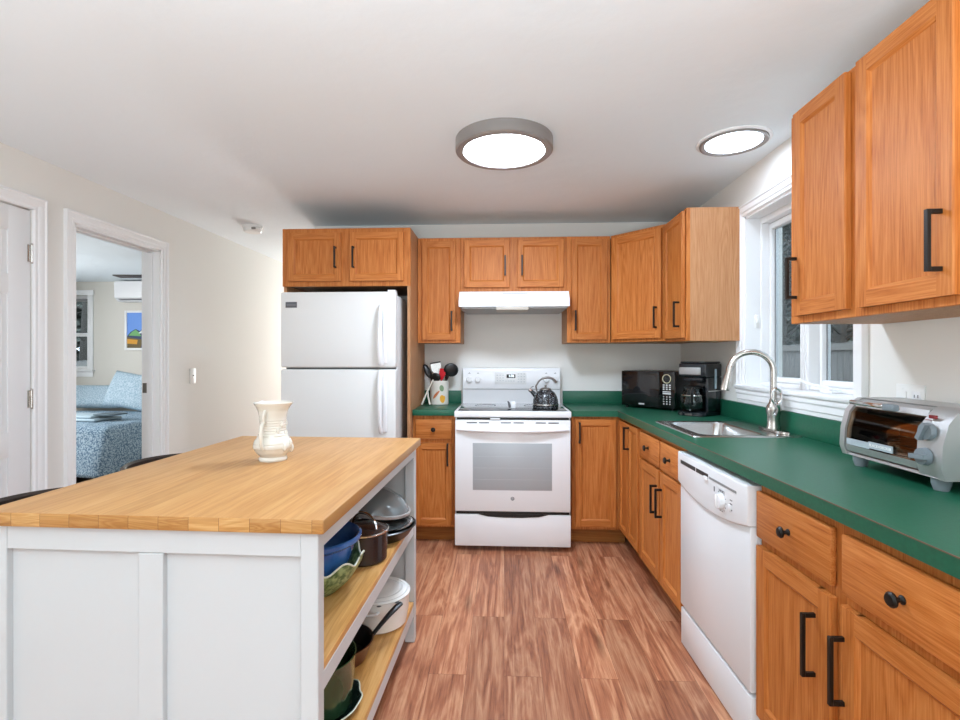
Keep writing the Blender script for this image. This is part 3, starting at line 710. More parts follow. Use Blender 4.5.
# ---- dishwasher
p = RP(1.104, .004)
t = thing('dishwasher', 'white built-in dishwasher between the oak base cabinets', 'dishwasher', (p[0], p[1], 0), AN)
DW = .604
MB().box(.004, DW-.004, .06, .50, .02, CB-.004).build('body', gasket, t, smooth=0)
MB().box(.002, DW-.002, -.002, .058, .182, .72, .005).build('door_panel', dwm, t)
m = MB(); top, n_ = .852, 20
poly = [(0, top), (DW, top)]+[(DW-DW*k/n_, .722-.040*math.sin(PI*k/n_)**.8+.0*k) for k in range(n_+1)]
b = bmesh.new(); F_ = [b.verts.new((x, -.014, z)) for x, z in poly]; K_ = [b.verts.new((x, .058, z)) for x, z in poly]
b.faces.new(F_); b.faces.new(K_[::-1])
for i in range(len(poly)): b.faces.new((F_[i], F_[(i+1) % len(poly)], K_[(i+1) % len(poly)], K_[i]))
bmesh.ops.recalc_face_normals(b, faces=b.faces)
fe = [e for e in b.edges if all(v.co.y < -.01 for v in e.verts)]
bmesh.ops.bevel(b, geom=fe, offset=.008, segments=3, profile=.5, affect='EDGES'); m.merge(b)
cp = m.build('control_panel', dwm, t)
m = MB(); m.box(.040, .195, -.0152, -.012, .806, .822).box(.205, .315, -.0152, -.012, .806, .822); m.build('vent', black_p, cp, smooth=0)
m = MB(); m.box(.325, .535, -.0152, -.012, .808, .816); m.build('vent_strip', gasket, cp, smooth=0)
m = MB(); m.box(.285, .315, -.024, -.013, .797, .812, .004); m.build('latch_lever', enam, cp)
m = MB(); M = Matrix.Translation((.425, -.014, .752)) @ Matrix.Rotation(PI/2, 4, 'X'); m.lathe([(0, 0), (.027, 0), (.025, .016), (0, .018)], 28, M=M); m.box(.421, .429, -.038, -.030, .728, .776, .003)
m.build('cycle_dial', enam, cp)
m = MB()
for k in range(14):
    a = 2*PI*k/14; m.box(.425+.036*math.cos(a)-.0025, .425+.036*math.cos(a)+.0025, -.0150, -.0138, .752+.036*math.sin(a)-.0012, .752+.036*math.sin(a)+.0012)
for z in (.79, .785): m.box(.405, .45, -.0150, -.0138, z-.001, z+.001)
for x in (.49, .50): 
    for z in (.742, .762, .775): m.box(x, x+.006, -.0150, -.0138, z-.002, z+.002)
m.box(.365, .372, -.0150, -.0138, .772, .79)
m.build('dial_print', print_dk, cp, smooth=0)
m = MB(); m.box(.484, .50, -.020, -.013, .735, .76, .003); m.build('cycle_switch', enam, cp)
MB().box(.002, DW-.002, .0, .05, .008, .168, .005).build('kick_panel', dwm, t)

# ---- microwave
a_ = math.radians(-46)
t = thing('microwave', 'black countertop microwave angled in the corner beside the coffee maker', 'microwave', (.845, 3.645, CT+.0005), a_)
MW, MH, MDp = .402, .262, .262
MB().box(.002, MW-.002, .022, MDp, .012, MH, .006).build('body', black_p, t)
MB().box(0, .290, 0, .0215, .014, MH-.002, .004).build('door', black_gloss, t)
dm = MB().box(.025, .268, -.0012, .001, .05, MH-.03, .0005).build('door_window', P('smoked_window', '1d1d1f', .08, coat=.5), t)
MB().box(.292, MW, 0, .0215, .014, MH-.002, .004).build('control_panel', black_gloss, t)
m = MB()
for r_ in range(3):
    for c_ in range(3): m.box(.318+c_*.022, .331+c_*.022, -.001, .0005, .138+r_*.014, .146+r_*.014)
for r_ in range(4):
    for c_ in range(3): m.box(.321+c_*.022, .329+c_*.022, -.001, .0005, .040+r_*.016, .047+r_*.016)
m.box(.318, .375, -.001, .0005, .108, .118).box(.318, .375, -.001, .0005, .122, .128)
m.build('buttons', tag_lite, t, smooth=0)
m = MB(); M = Matrix.Translation((.347, -.0008, .212)) @ Matrix.Rotation(PI/2, 4, 'X'); m.lathe([(.031, 0), (.031, .003), (.026, .003), (.026, 0)], 36, M=M); m.build('dial_ring', P('pale_gold_ring', 'd8cfae', .3, metal=.4), t)
m = MB(); m.box(.335, .359, -.0012, .0005, .205, .218); m.build('clock_display', P('dim_display', '3a3a36', .2), t)
m = MB()
for k in range(4): m.box(.138+k*.011, .147+k*.011, -.001, .0005, .028, .037)
m.build('brand_mark', tag_lite, t, smooth=0)
for q in ((.03, .03), (MW-.03, .03), (.03, MDp-.03), (MW-.03, MDp-.03)): MB().cyl((q[0], q[1], 0), (q[0], q[1], .0118), .012, seg=12).build('foot', black_p, t)

# ---- coffee maker
a_ = math.radians(-52)
t = thing('coffee_maker', 'black drip coffee maker with glass carafe and steel band', 'coffee maker', (1.100, 3.190, CT+.0005), a_)
CW, CD, CH = .178, .168, .33
cm_m = P('coffee_maker_black', '1d2227', .22, coat=.3)
m = MB(); m.box(0, CW, -.01, CD, 0, .026, .006); m.prism([(.085+.098*math.cos(a)*.9, -.008-.05*math.sin(a)) for a in [PI*k/16 for k in range(17)]], 'z', .001, .024); m.build('base', cm_m, t)
MB().box(0, CW, .105, CD, .0265, CH-.0955, .005).box(CW-.02, CW, .02, .1045, .0265, CH-.0955, .005).build('water_tank', cm_m, t)
MB().box(-.002, CW+.002, -.012, CD, CH-.095, CH-.012, .010, seg=3).build('brew_head', cm_m, t)
MB().box(.004, CW-.004, -.004, CD-.006, CH-.0117, CH, .006, seg=2).build('lid', cm_m, t)
MB().box(.006, CW-.030, -.0175, -.010, CH-.080, CH-.036, .003).build('steel_band', silver_p, t)
MB().box(.02, CW-.03, .002, .10, CH-.122, CH-.0955, .008).build('filter_basket', cm_m, t)
MB().box(CW+.0005, CW+.0035, .085, .108, .165, .285, .001).build('water_gauge', P('gauge_pale', 'a9bfcc', .2), t)
MB().box(CW-.0005, CW+.002, .02, .155, .148, .154, .001).build('tank_seam', chrome, t)
m = MB(); m.cyl((.05, -.058, .012), (.05, -.0665, .012), .008).box(.075, .12, -.0645, -.058, .006, .016); m.build('switch', steel_dark, t)
KX, KY = .076, .024
cf = MB(); cf.lathe([(.046, .0275), (.066, .030), (.076, .055), (.078, .085), (.070, .122), (.054, .152), (.052, .164), (.049, .164), (.051, .152), (.067, .121), (.0755, .085), (.0735, .056), (.064, .033), (0, .032)], 36, c=(KX, KY, 0))
cg = cf.build('carafe', glassmat('carafe_glass', 'cfd8d9', .35), t)
m = MB(); m.lathe([(.053, .1645), (.054, .176), (.03, .182), (0, .182)], 28, c=(KX, KY, 0)); m.build('carafe_lid', black_p, cg)
m = MB(); m.lathe([(.0735, .118), (.0745, .122), (.0720, .126)], 36, c=(KX, KY, 0)); m.build('carafe_band', chrome, cg)
m = MB(); m.tube([(KX+.03, KY-.045, .170), (KX+.045, KY-.075, .168), (KX+.052, KY-.094, .14), (KX+.046, KY-.088, .09), (KX+.036, KY-.066, .075)], [.008, .009, .009, .008, .007], 10); m.build('carafe_handle', black_p, cg)

# ---- toaster oven
t = thing('toaster_oven', 'silver toaster oven with glass door and two grey dials, front right on the countertop', 'toaster oven', (1.135, 1.735, CT), R90)
TW, TD, Z0, Z1 = .392, .185, .035, .222
def shell_prof(k=0): # y,z profile of the curved front
    return [(TD, Z0), (.006, Z0), (-.004+k, Z0+.03), (.0+k, Z0+.09), (.014+k, Z0+.145), (.038+k, Z1-.012), (.055+k, Z1), (TD, Z1)]
for nm, x0, x1 in (('left_cheek', 0, .022), ('right_cheek', TW-.020, TW)):
    m = MB(); m.prism([(y+(-.006 if y < TD else 0), z) for y, z in shell_prof()], 'x', x0, x1); m.build(nm, silver_p, t, smooth=40)
m = MB(); m.prism([(.057, Z1-.001), (.06, Z1-.008), (TD-.01, Z1-.008), (TD-.01, Z0+.008), (.006, Z0+.008), (.004, Z0), (TD-.001, Z0), (TD-.001, Z1-.001)], 'x', .0225, TW-.0205); m.build('oven_shell', silver_p, t, smooth=0)
m = MB(); m.box(.0225, .305, .07, TD-.012, Z0+.009, Z0+.012).box(.0225, .305, TD-.016, TD-.0125, Z0+.012, Z1-.01).build('oven_cavity', P('liner_painted_reflection', 'a06a42', .35, metal=.4), t)  # warm brown liner colour stands in for cabinets reflected in the door glass
m = MB(); m.prism([(y, z) for y, z in shell_prof(-.002)[1:7]]+[(.07, Z1), (.07, Z0)], 'x', .307, TW-.0205); pn = m.build('control_panel', silver_p, t, smooth=40)
# door
m = MB()
dp = [(.004, Z0+.018), (-.002, Z0+.045), (.002, Z0+.09), (.014, Z0+.14), (.034, Z1-.016)]
m.prism([(.004-.004, Z0+.014), (-.006, Z0+.034), (-.002, Z0+.034), (.004, Z0+.014)], 'x', .024, .305)
m.prism([(.026, Z1-.028), (.034, Z1-.012), (.050, Z1-.004), (.052, Z1-.010), (.036, Z1-.02), (.030, Z1-.03)], 'x', .024, .305)
dr_ = m.build('door_frame', silver_p, t)
dr_['label'] = 'silver door frame'
m = MB()
gp = [(-.004, Z0+.034), (.0, Z0+.09), (.013, Z0+.14), (.029, Z1-.028)]
m.prism(gp+[(y+.003, z) for y, z in gp[::-1]], 'x', .024, .305); m.build('door_glass', glassmat('brown_oven_glass', 'ead6c2', .2), dr_, smooth=40)
m = MB(); m.tube([(.06, .018, Z1-.016), (.06, .0, Z1-.012)], .006, 8).tube([(.215, .018, Z1-.016), (.215, .0, Z1-.012)], .006, 8).box(.045, .190, -.010, .004, Z1-.019, Z1-.005, .004); m.build('door_handle', chrome, dr_)
MB().box(.1905, .236, -.014, .006, Z1-.024, Z1-.003, .005).build('handle_grip', grey_knob, dr_)
m = MB(); m.box(.03, .13, -.0075, -.0045, Z0+.036, Z0+.056).box(.13, .225, -.0078, -.0045, Z0+.040, Z0+.060); m.build('door_label', P('pale_blue_label', 'aeb9bf', .4), dr_, smooth=0)
text('brand_lettering', 'BLACK+DECKER', .0125, plate_m, dr_, (.178, -.0082, Z0+.050), spacing=.95)
m = MB()
for k in range(8): m.cyl((.03+k*.036, .03, Z0+.062), (.03+k*.036, TD-.02, Z0+.062), .0015, seg=6)
m.cyl((.026, .02, Z0+.064), (.304, .02, Z0+.064), .002, seg=8).cyl((.026, TD-.022, Z0+.064), (.304, TD-.022, Z0+.064), .002, seg=8); m.build('wire_rack', chrome, t)
m = MB()
for y in (.06, .13): m.cyl((.026, y, Z0+.025), (.304, y, Z0+.025), .004, seg=8)
m.build('heating_elements', steel_dark, t)
for z_, lean in ((Z0+.122, 1), (Z0+.055, 0)):
    yy = .004 if lean else -.006
    m = MB(); M = Matrix.Translation((.339, yy, z_)) @ Matrix.Rotation(PI/2, 4, 'X'); m.lathe([(0, 0), (.024, 0), (.022, .014), (0, .016)], 28, M=M)
    rot = Matrix.Translation((.339, yy-.018, z_)) @ Matrix.Rotation(.5 if lean else 1.5, 4, 'Y')
    b = bmesh.new(); bmesh.ops.create_cube(b, size=1); m.merge(b, 0, rot @ Matrix.Diagonal((.012, .016, .05, 1)))
    m.build('dial', grey_knob, pn)
m = MB(); m.box(.330, .352, .008, .016, Z0+.156, Z0+.166, .002); m.build('power_light', red_led, pn)
m = MB()
for (x, z, w2) in ((.312, Z0+.150, .020), (.312, Z0+.088, .022), (.352, Z0+.086, .014)): m.box(x, x+w2, -.0005 if z < Z0+.1 else .0125, .02, z, z+.0022)
m.build('dial_print', P('red_grey_print', '9a6f70', .5), pn, smooth=0)
for x in (.03, TW-.06): 
    for y in (.022, TD-.05): m = MB(); m.lathe([(0, .0005), (.016, .0005), (.022, .018), (.022, .0345), (0, .0345)], 16, c=(x+.01, y+.01, 0)); m.build('foot', grey_knob, t)

# ---- utensil crock with utensils
CX, CY = -.490, 3.775
t = thing('utensil_crock', 'white ceramic crock with painted vegetables holding cooking utensils', 'crock', (CX, CY, CT+.0005))
m = MB(); m.lathe([(0, 0), (.066, 0), (.070, .005), (.070, .165), (.072, .175), (.070, .180), (.064, .178), (.062, .165), (.062, .012), (0, .012)], 44)
def patch(ax, z, rx, rz, tilt, mi): # painted motif lying on the curved side
    b = bmesh.new(); rr = []
    for q in (0, .33, .66, 1):
        ring = []
        for k in range(1 if q == 0 else 16):
            u, s_ = q*rx*math.cos(2*PI*k/16), q*rz*math.sin(2*PI*k/16)
            u, s_ = u*math.cos(tilt)-s_*math.sin(tilt), u*math.sin(tilt)+s_*math.cos(tilt)
            a = ax+u/.0703; ring.append(b.verts.new((.0709*math.sin(a), -.0709*math.cos(a), z+s_)))
        rr.append(ring)
    for A_, B_ in zip(rr, rr[1:]):
        for k in range(16):
            j = (k+1) % 16
            b.faces.new((A_[0], B_[k], B_[j]) if len(A_) == 1 else (A_[k], B_[k], B_[j], A_[j]))
    m.merge(b, mi)
patch(.45, .045, .020, .030, .2, 1); patch(.62, .05, .012, .02, 0, 1); patch(-.25, .075, .010, .036, -.7, 2); patch(-.12, .085, .008, .03, -.7, 2); patch(.38, .125, .017, .024, .15, 3)
m.build('crock_body', [white_cer, m_yellow, m_orange, m_green], t)
def utensil(name, lab, cat, base, tip, r, mat, head):
    o = thing(name, lab, cat, (CX, CY, CT+.0125))
    b_, t_ = Vector(base), Vector(tip)
    m = MB(); m.tube([b_, b_.lerp(t_, .5), t_], r, 8); m.build('shaft', mat, o)
    head(o, b_, t_); return o
def face_frame_of(d, turn): # z along the shaft, y towards the room
    y = Vector((0, -1, 0)); y = (y-d*y.dot(d)).normalized(); x = y.cross(d)
    return Matrix((x, y, d)).transposed().to_4x4() @ Matrix.Rotation(turn, 4, 'Z')
def spoon_head(rx, rz, mat, turn=0, th=.010):
    def f(o, b_, t_):
        d = (t_-b_).normalized(); m = MB(); m.ell((0, 0, 0), rx, th, rz); ob = m.build('head', mat, o)
        ob.matrix_local = Matrix.Translation(t_+d*rz*.85) @ face_frame_of(d, turn)
    return f
def spat_head(w2, h2, mats, turn=0):
    def f(o, b_, t_):
        d = (t_-b_).normalized()
        m = MB(); m.prism([(-w2*.35, 0), (-w2, h2*.45), (-w2, h2), (w2, h2), (w2, h2*.45), (w2*.35, 0)], 'y', -.0015, .0015)
        if len(mats) > 1: m.box(-w2-.003, w2+.003, -.003, .003, h2-.004, h2+.006, .002, 1)
        ob = m.build('blade', mats, o); ob.matrix_local = Matrix.Translation(t_-d*.004) @ face_frame_of(d, turn)
    return f
utensil('serving_spoon', 'large black nylon spoon with broad round bowl, rightmost in the crock', 'spoon', (-.018, .012, 0), (.072, .0, .208), .0055, black_p, spoon_head(.056, .052, black_p, turn=.25, th=.014))
utensil('turner', 'metal turner with black edge standing at the back of the crock', 'spatula', (.022, .028, 0), (-.018, .030, .212), .0045, steel, spat_head(.038, .095, [steel, black_p], .2))
utensil('spatula', 'red plastic spatula in the middle of the crock', 'spatula', (-.008, -.02, 0), (.018, -.012, .178), .005, red_m, spat_head(.024, .085, [red_m], -.2))
utensil('ladle', 'black nylon ladle leaning out to the left of the crock', 'ladle', (.028, -.012, 0), (-.066, -.01, .192), .0055, black_p, spoon_head(.026, .060, black_p, turn=.5, th=.014))
utensil('slotted_spoon', 'black round spoon low in the crock, just left of the red spatula', 'spoon', (.0, .0, 0), (-.022, -.03, .165), .0055, black_p, spoon_head(.042, .034, black_p, turn=-.2))
utensil('spoon', 'slim dark spoon upright between the red spatula and the broad black spoon', 'spoon', (-.02, .035, 0), (.046, .032, .18), .004, black_mat, spoon_head(.014, .026, black_mat))
t = thing('tongs', 'white-handled tongs straddling the left rim of the crock', 'tongs', (CX, CY, CT+.0005))
for nm, a_, b_ in (('arm', (-.036, -.072, .190), (-.118, -.095, .006)), ('arm', (-.082, -.060, .125), (-.058, -.092, .006))):
    m = MB(); m.tube([a_, Vector(a_).lerp(Vector(b_), .5)+Vector((-.004, -.002, 0)), b_], [.005, .006, .007], 8); m.build(nm, P('ivory_plastic', 'e3ddcf', .35), t)

# ---- ceiling lights, smoke detector, switch, outlet
t = thing('ceiling_light', 'round flush ceiling light with grey metal rim, centre of the ceiling', 'ceiling light', (0, 2.40, H))
m = MB(); m.lathe([(0, -.0005), (.232, -.0005), (.232, -.052), (.226, -.058), (.196, -.058), (.190, -.050), (.188, -.030), (0, -.030)], 64); m.build('rim', rim_m, t)
m = MB(); m.lathe([(.1875, -.0305), (.1875, -.052), (.17, -.0555), (0, -.057)], 64); m.build('diffuser', lens_m, t)
t = thing('recessed_light', 'round recessed ceiling light with white trim, near the window', 'ceiling light', (1.10, 2.455, H))
m = MB(); m.lathe([(0, -.0005), (.165, -.0005), (.165, -.006), (.160, -.010), (.152, -.010), (.150, -.004), (0, -.004)], 64); m.build('trim_ring', trim_m, t)
m = MB(); m.lathe([(.1495, -.0042), (.1495, -.016), (.142, -.018), (.126, -.012), (.125, -.0045)], 64); m.build('metal_ring', rim_m, t)
m = MB(); m.lathe([(.1245, -.0046), (.1245, -.010), (.10, -.013), (0, -.0135)], 64); m.build('diffuser', lens_hot, t)
t = thing('smoke_detector', 'white smoke detector on the ceiling left of the refrigerator', 'smoke detector', (-1.985, 3.86, H))
m = MB(); m.lathe([(0, -.0005), (.075, -.0005), (.075, -.018), (.068, -.020), (.066, -.044), (.058, -.053), (0, -.054)], 40); m.build('housing', plate_m, t)
m = MB(); m.lathe([(.0745, -.0125), (.0675, -.0145), (.0668, -.020)], 40); m.build('vent_ring', gasket, t)
m = MB(); m.box(.025, .055, -.068, -.055, -.042, -.026, .002); m.build('test_button', steel_dark, t)
t = thing('light_switch', 'white light switch on the wall between the doorway and the refrigerator', 'light switch', (XL, 3.79, 1.12))
MB().box(.0005, .006, -.036, .036, -.058, .058, .002).build('wall_plate', plate_m, t)
MB().box(.0062, .008, -.006, .006, -.014, .014).box(.0062, .018, -.0035, .0035, .0, .010, .001).build('toggle', trim_m, t)
t = thing('outlet', 'white double wall plate with an outlet on the right wall behind the toaster oven', 'outlet', (XR, 1.725, 1.118), 0)
MB().box(-.006, -.0005, -.058, .058, -.058, .058, .002).build('wall_plate', plate_m, t)
MB().box(-.0085, -.0062, .012, .046, -.034, .034, .002).box(-.0075, -.0058, .026, .031, .041, .046).build('blank_insert', plate_m, t)
so = MB().box(-.0085, -.0062, -.046, -.012, -.036, .036, .002).build('receptacle', trim_m, t)
m = MB()
for z in (-.02, .02): m.box(-.0092, -.0084, -.038, -.035, z-.005, z+.005).box(-.0092, -.0084, -.024, -.021, z-.005, z+.005)
m.build('slot', print_dk, so, smooth=0)

# ------------------------------------------------------------------ island
IA = math.radians(-1.35)
t = thing('kitchen_island', 'white kitchen island with butcher-block top and open oak shelves', 'kitchen island', (-.405, 1.105, 0), IA)
IW, IL = .842, 1.15
m = MB(); m.box(-IW, 0, 0, IL, .866, .90, .004)
m.bm.faces.ensure_lookup_table()
for f in m.bm.faces:
    if abs(f.normal.y) > .9 if f.normal.length else False: f.material_index = 1
m.bm.normal_update()
for f in m.bm.faces:
    f.material_index = 1 if abs(f.normal.y) > .8 else 0
m.build('butcher_block_top', [butcher, butcher_end], t)
px0, px1, py0, py1 = -IW+.018, -.018, .014, IL-.014
lg = .042
for x in (px0, px1-lg):
    for y in (py0, py1-lg):
        MB().box(x, x+lg, y, y+(lg if y > .5 else .036), .001, .8655, .002, seg=1).build('leg', isl_m, t)
def end_panel(y, s_):
    m = MB(); ya = y; a0, a1 = px0+lg, px1-lg; mid = (a0+a1)/2
    m.box(a0, a1, ya+s_*.015, ya+s_*.022, .10, .865)
    m.box(a0, a1, ya, ya+s_*.0222, .808, .8652, .0015, seg=1).box(a0, a1, ya, ya+s_*.0222, .09, .17, .0015, seg=1).box(mid-.030, mid+.030, ya, ya+s_*.0222, .171, .807, .0015, seg=1)
    return m
end_panel(py0+.002, 1).build('end_panel', isl_m, t); end_panel(py1-.002, -1).build('end_panel', isl_m, t)
ya, yb = py0+.037, py1-lg-.001
MB().box(px1-.024, px1-.002, ya, yb, .822, .8652, .001, seg=1).build('top_rail', isl_m, t)
MB().box(px0+.002, px0+.024, ya, yb, .80, .8652, .001, seg=1).build('back_rail', isl_m, t)
xm = -.46
MB().box(xm-.014, xm, ya, yb, .12, .8652).build('divider_panel', isl_m, t)
for z in (.545, .182):
    sh = MB().box(xm+.0005, px1-.003, ya, yb, z-.018, z, .001, seg=1).build('shelf', shelf_oak, t)
    MB().box(px1-.024, px1-.0025, ya, yb, z-.064, z-.0185, .001, seg=1).box(xm+.0005, xm+.018, ya, yb, z-.05, z-.0185).build('shelf_rail', isl_m, sh)

# pitcher on the island
t = thing('vase', 'cream ceramic pitcher vase with handle on the butcher-block top', 'vase', (-.822, 1.745, .9005), math.radians(53)); t.scale = (.93, .93, .985)
pf = [(0, 0), (.050, 0), (.052, .006), (.050, .011), (.047, .014)]
for k in range(40):
    u = k/39; z = .016+u*.176
    if u < .32: r_ = .048+.022*math.sin(u/.32*PI*.62)/math.sin(PI*.62)*1.0 if u < .20 else None
    r_ = None
    ctrl = [(0, .048), (.10, .062), (.20, .0705), (.30, .067), (.40, .055), (.52, .0475), (.66, .0475), (.80, .0495), (.92, .054), (1, .060)]
    for (u0, r0), (u1, r1) in zip(ctrl, ctrl[1:]):
        if u0 <= u <= u1+1e-9: f = (u-u0)/(u1-u0); f = f*f*(3-2*f)*.5+f*.5; r_ = r0+(r1-r0)*f; break
    r_ += .0010*math.sin(u*2*PI*19) if u < .95 else 0
    pf.append((r_, z))
pf += [(.068, .202), (.070, .207), (.067, .209), (.060, .200), (.050, .175), (.044, .13), (.05, .08), (.055, .05), (.04, .02), (0, .018)]
def lip(r, z, a):
    s_ = max(0, math.cos(a))**6 if z > .17 else 0
    sw = 1+.02*math.sin(5*a)*(1 if .03 < z < .09 else 0)
    return (r*(1+.10*s_*(z-.17)/.04)*sw, z)
m = MB(); m.lathe(pf, 64, fn=lip); m.build('vase_body', white_cer, t)
m = MB()
for k in range(5):
    a = -1.4+k*.42; m.ell((.064*math.cos(a), .064*math.sin(a), .052+.012*math.sin(k*2.1)), .010, .012, .017, seg=14)
for k in range(9):
    a = -1.7+k*.33; zz = .10+.022*math.sin(k*1.9); m.ell((.046*math.cos(a), .046*math.sin(a), zz+.01), .007, .009, .012, seg=10)
m.build('relief_leaves', white_cer, t)
hx = lambda r_, z, : Vector((-r_*math.cos(.55), -r_*math.sin(.55), z))
m = MB(); m.tube([hx(.046, .185), hx(.058, .178), hx(.066, .165), hx(.066, .15), hx(.058, .139), hx(.052, .138)], [.006, .006, .006, .0055, .005, .005], 10)
m.tube([hx(.052, .139), hx(.066, .142), hx(.078, .128), hx(.083, .105), hx(.082, .08), hx(.078, .062), hx(.068, .05)], [.005, .006, .007, .007, .0065, .007, .008], 10); m.build('handle', white_cer, t)

# cookware on the middle shelf
SZ = .5455
def bowl_prof(rb, rt, h, th=.006, lipr=0): 
    o = [(0, 0), (rb, 0), (rb, .006)]; n_ = 10
    for k in range(1, n_+1): u = k/n_; o.append((rb+(rt-rb)*math.sin(u*PI/2)**.9, .006+(h-.006)*u**1.2))
    i_ = [(r-th, z+.001) for r, z in o[::-1][:-2]]
    return o+([(rt+lipr, h-.004), (rt+lipr, h+.006)] if lipr else [])+[(rt-th*.5, h+.004)]+i_+[(0, .008+th)]
t = thing('leaf_bowl', 'green and white cabbage-leaf bowl on the middle island shelf, under a blue bowl', 'bowl', (-.592, 1.528, SZ))
m = MB()
fn = lambda r, z, a: (r*(1+.03*math.sin(9*a)*(z/.1)), z+.012*math.sin(9*a+.6)*(z/.1)**2)
m.lathe([(0, 0), (.075, 0), (.085, .008), (.12, .04), (.143, .075), (.150, .10), (.146, .10), (.137, .076), (.113, .046), (.08, .02), (0, .016)], 72, fn=fn); lb = m.build('bowl_body', leaf_cer, t)
m = MB(); m.tube([(.149*(1+.03*math.sin(9*a))*math.cos(a), .149*(1+.03*math.sin(9*a))*math.sin(a), .1015+.012*math.sin(9*a+.6)) for a in [2*PI*k/120 for k in range(120)]], .003, 6, closed=True); m.build('rim', leaf_edge, lb)
t = thing('mixing_bowl', 'glossy blue ceramic bowl nested in the cabbage-leaf bowl', 'bowl', (-.592, 1.528, SZ+.028))
m = MB(); m.lathe([(0, 0), (.070, 0), (.085, .012), (.108, .05), (.120, .085), (.126, .115), (.136, .122), (.146, .130), (.147, .140), (.140, .144), (.132, .138), (.122, .115), (.112, .075), (.09, .03), (.06, .014), (0, .012)], 56); m.build('bowl_body', blue_cer, t)
t = thing('saucepan', 'small dark saucepan with glass lid and arched metal handle, middle island shelf', 'saucepan', (-.500, 1.768, SZ))
m = MB(); m.lathe([(0, 0), (.076, 0), (.081, .006), (.083, .098), (.086, .101), (.080, .102), (.079, .010), (0, .008)], 44); m.build('pot_body', dark_pot, t)
m = MB(); m.lathe([(.087, .1025), (.088, .107), (.084, .109), (.083, .1045)], 44); m.build('lid_rim', chrome, t)
m = MB(); m.lathe([(.084, .1055), (.06, .117), (.03, .123), (0, .125), (0, .122), (.03, .120), (.06, .114), (.083, .104)], 44); m.build('glass_lid', P('smoked_lid', '3a2c28', .08, coat=.6), t)
m = MB(); m.tube([(.052*math.cos(a), -.030*math.cos(a), .116+.048*math.sin(a)) for a in [PI*k/14 for k in range(15)]], .005, 8); m.build('lid_handle', chrome, t)
t = thing('skillet', 'large dark skillet with flat glass lid at the back of the middle island shelf', 'skillet', (-.512, 2.008, SZ))
m = MB(); m.lathe([(0, 0), (.118, 0), (.128, .008), (.150, .042), (.156, .045), (.151, .048), (.143, .043), (.120, .012), (0, .008)], 52); m.build('pan_body', black_p, t)
m = MB(); m.lathe([(.138, .0475), (.142, .053), (.132, .0545), (.129, .049)], 52, c=(0, 0, .0)); m.build('lid_rim', chrome, t)
m = MB(); m.lathe([(.131, .051), (.10, .058), (.06, .062), (0, .064), (0, .060), (.06, .059), (.10, .055), (.130, .0485)], 44); m.build('glass_lid', P('dark_lid_glass', '4a4c4c', .08, coat=.6), t)
m = MB(); m.tube([(-.05+.035*math.cos(a), -.055+.030*math.sin(a), .072+.004*math.sin(a)) for a in [2*PI*k/22 for k in range(22)]], .003, 8, closed=True); m.build('lid_handle', chrome, t)
t = thing('glass_lid', 'large domed glass pan lid lying tilted on top of the dark skillet', 'lid', (-.552, 2.045, SZ+.100)); t.rotation_euler = (math.radians(-3), math.radians(10), 0); t.scale = (1.09, 1.09, .88)
m = MB(); m.lathe([(.148, .002), (.140, .030), (.115, .062), (.075, .085), (.035, .096), (0, .099), (0, .096), (.035, .093), (.073, .082), (.112, .060), (.137, .030), (.146, .002)], 56); m.build('dome', P('grey_lid_glass', '6f7474', .12, coat=.5), t)
m = MB(); m.lathe([(.149, 0), (.152, .003), (.152, .014), (.146, .016), (.144, .004)], 56); m.build('rim', silver_p, t)
# cookware on the bottom shelf
SB = .1825
t = thing('dutch_oven', 'chipped white enamel pot with flat white lid on the bottom island shelf', 'pot', (-.508, 2.025, SB))
m = MB(); m.lathe([(0, 0), (.095, 0), (.108, .010), (.117, .06), (.119, .122), (.116, .124), (.112, .06), (.10, .014), (0, .01)], 52); pb = m.build('pot_body', P('white_enamel_pot', 'eeeeea', .2, coat=.4), t)
m = MB(); m.lathe([(.122, .1245), (.124, .130), (.116, .136), (.108, .134), (.095, .141), (.085, .139), (.07, .146), (.058, .144), (.045, .150), (.02, .150), (0, .152)], 52); m.build('lid', P('white_enamel_lid', 'f2f2ee', .25, coat=.3), t)
m = MB()
for k, a in enumerate((-1.9, -1.35, -.75)): m.ell((.1205*math.cos(a), .1205*math.sin(a), .1235), .010, .006, .0035, seg=10, M=Matrix.Rotation(a+PI/2, 4, 'Z'))
m.build('chipped_edge', print_dk, pb)
m = MB(); a = -1.65; ca = Vector((.117*math.cos(a), .117*math.sin(a), .095))
m.tube([ca+Vector((-.035, .006, 0)), ca+Vector((-.03, -.02, .003)), ca+Vector((0, -.028, .004)), ca+Vector((.03, -.018, .003)), ca+Vector((.035, .008, 0))], .007, 8, flat=.6); m.build('side_handle', enam, t)
t = thing('saute_pan', 'copper-brown saute pan with long black handle on the bottom island shelf', 'pan', (-.586, 1.768, SB))
m = MB(); m.lathe([(0, 0), (.080, 0), (.090, .006), (.114, .068), (.117, .071), (.113, .072)], 48); m.build('pan_body', copper, t)
m = MB(); m.lathe([(.1128, .072), (.1105, .068), (.087, .012), (0, .010)], 48); m.build('lining', black_p, t)
m = MB(); m.tube([(.102, .040, .064), (.125, .075, .085), (.15, .11, .106), (.172, .145, .120), (.185, .165, .124)], [.009, .010, .012, .014, .011], 10, flat=.6); m.build('handle', black_p, t)
t = thing('scalloped_dish', 'dark dish with wavy white-edged rim under the green pot, bottom shelf', 'dish', (-.572, 1.512, SB))
fn2 = lambda r, z, a: (r*(1+.025*math.sin(11*a)*(z/.03)), z+.003*math.sin(11*a)*(z/.03))
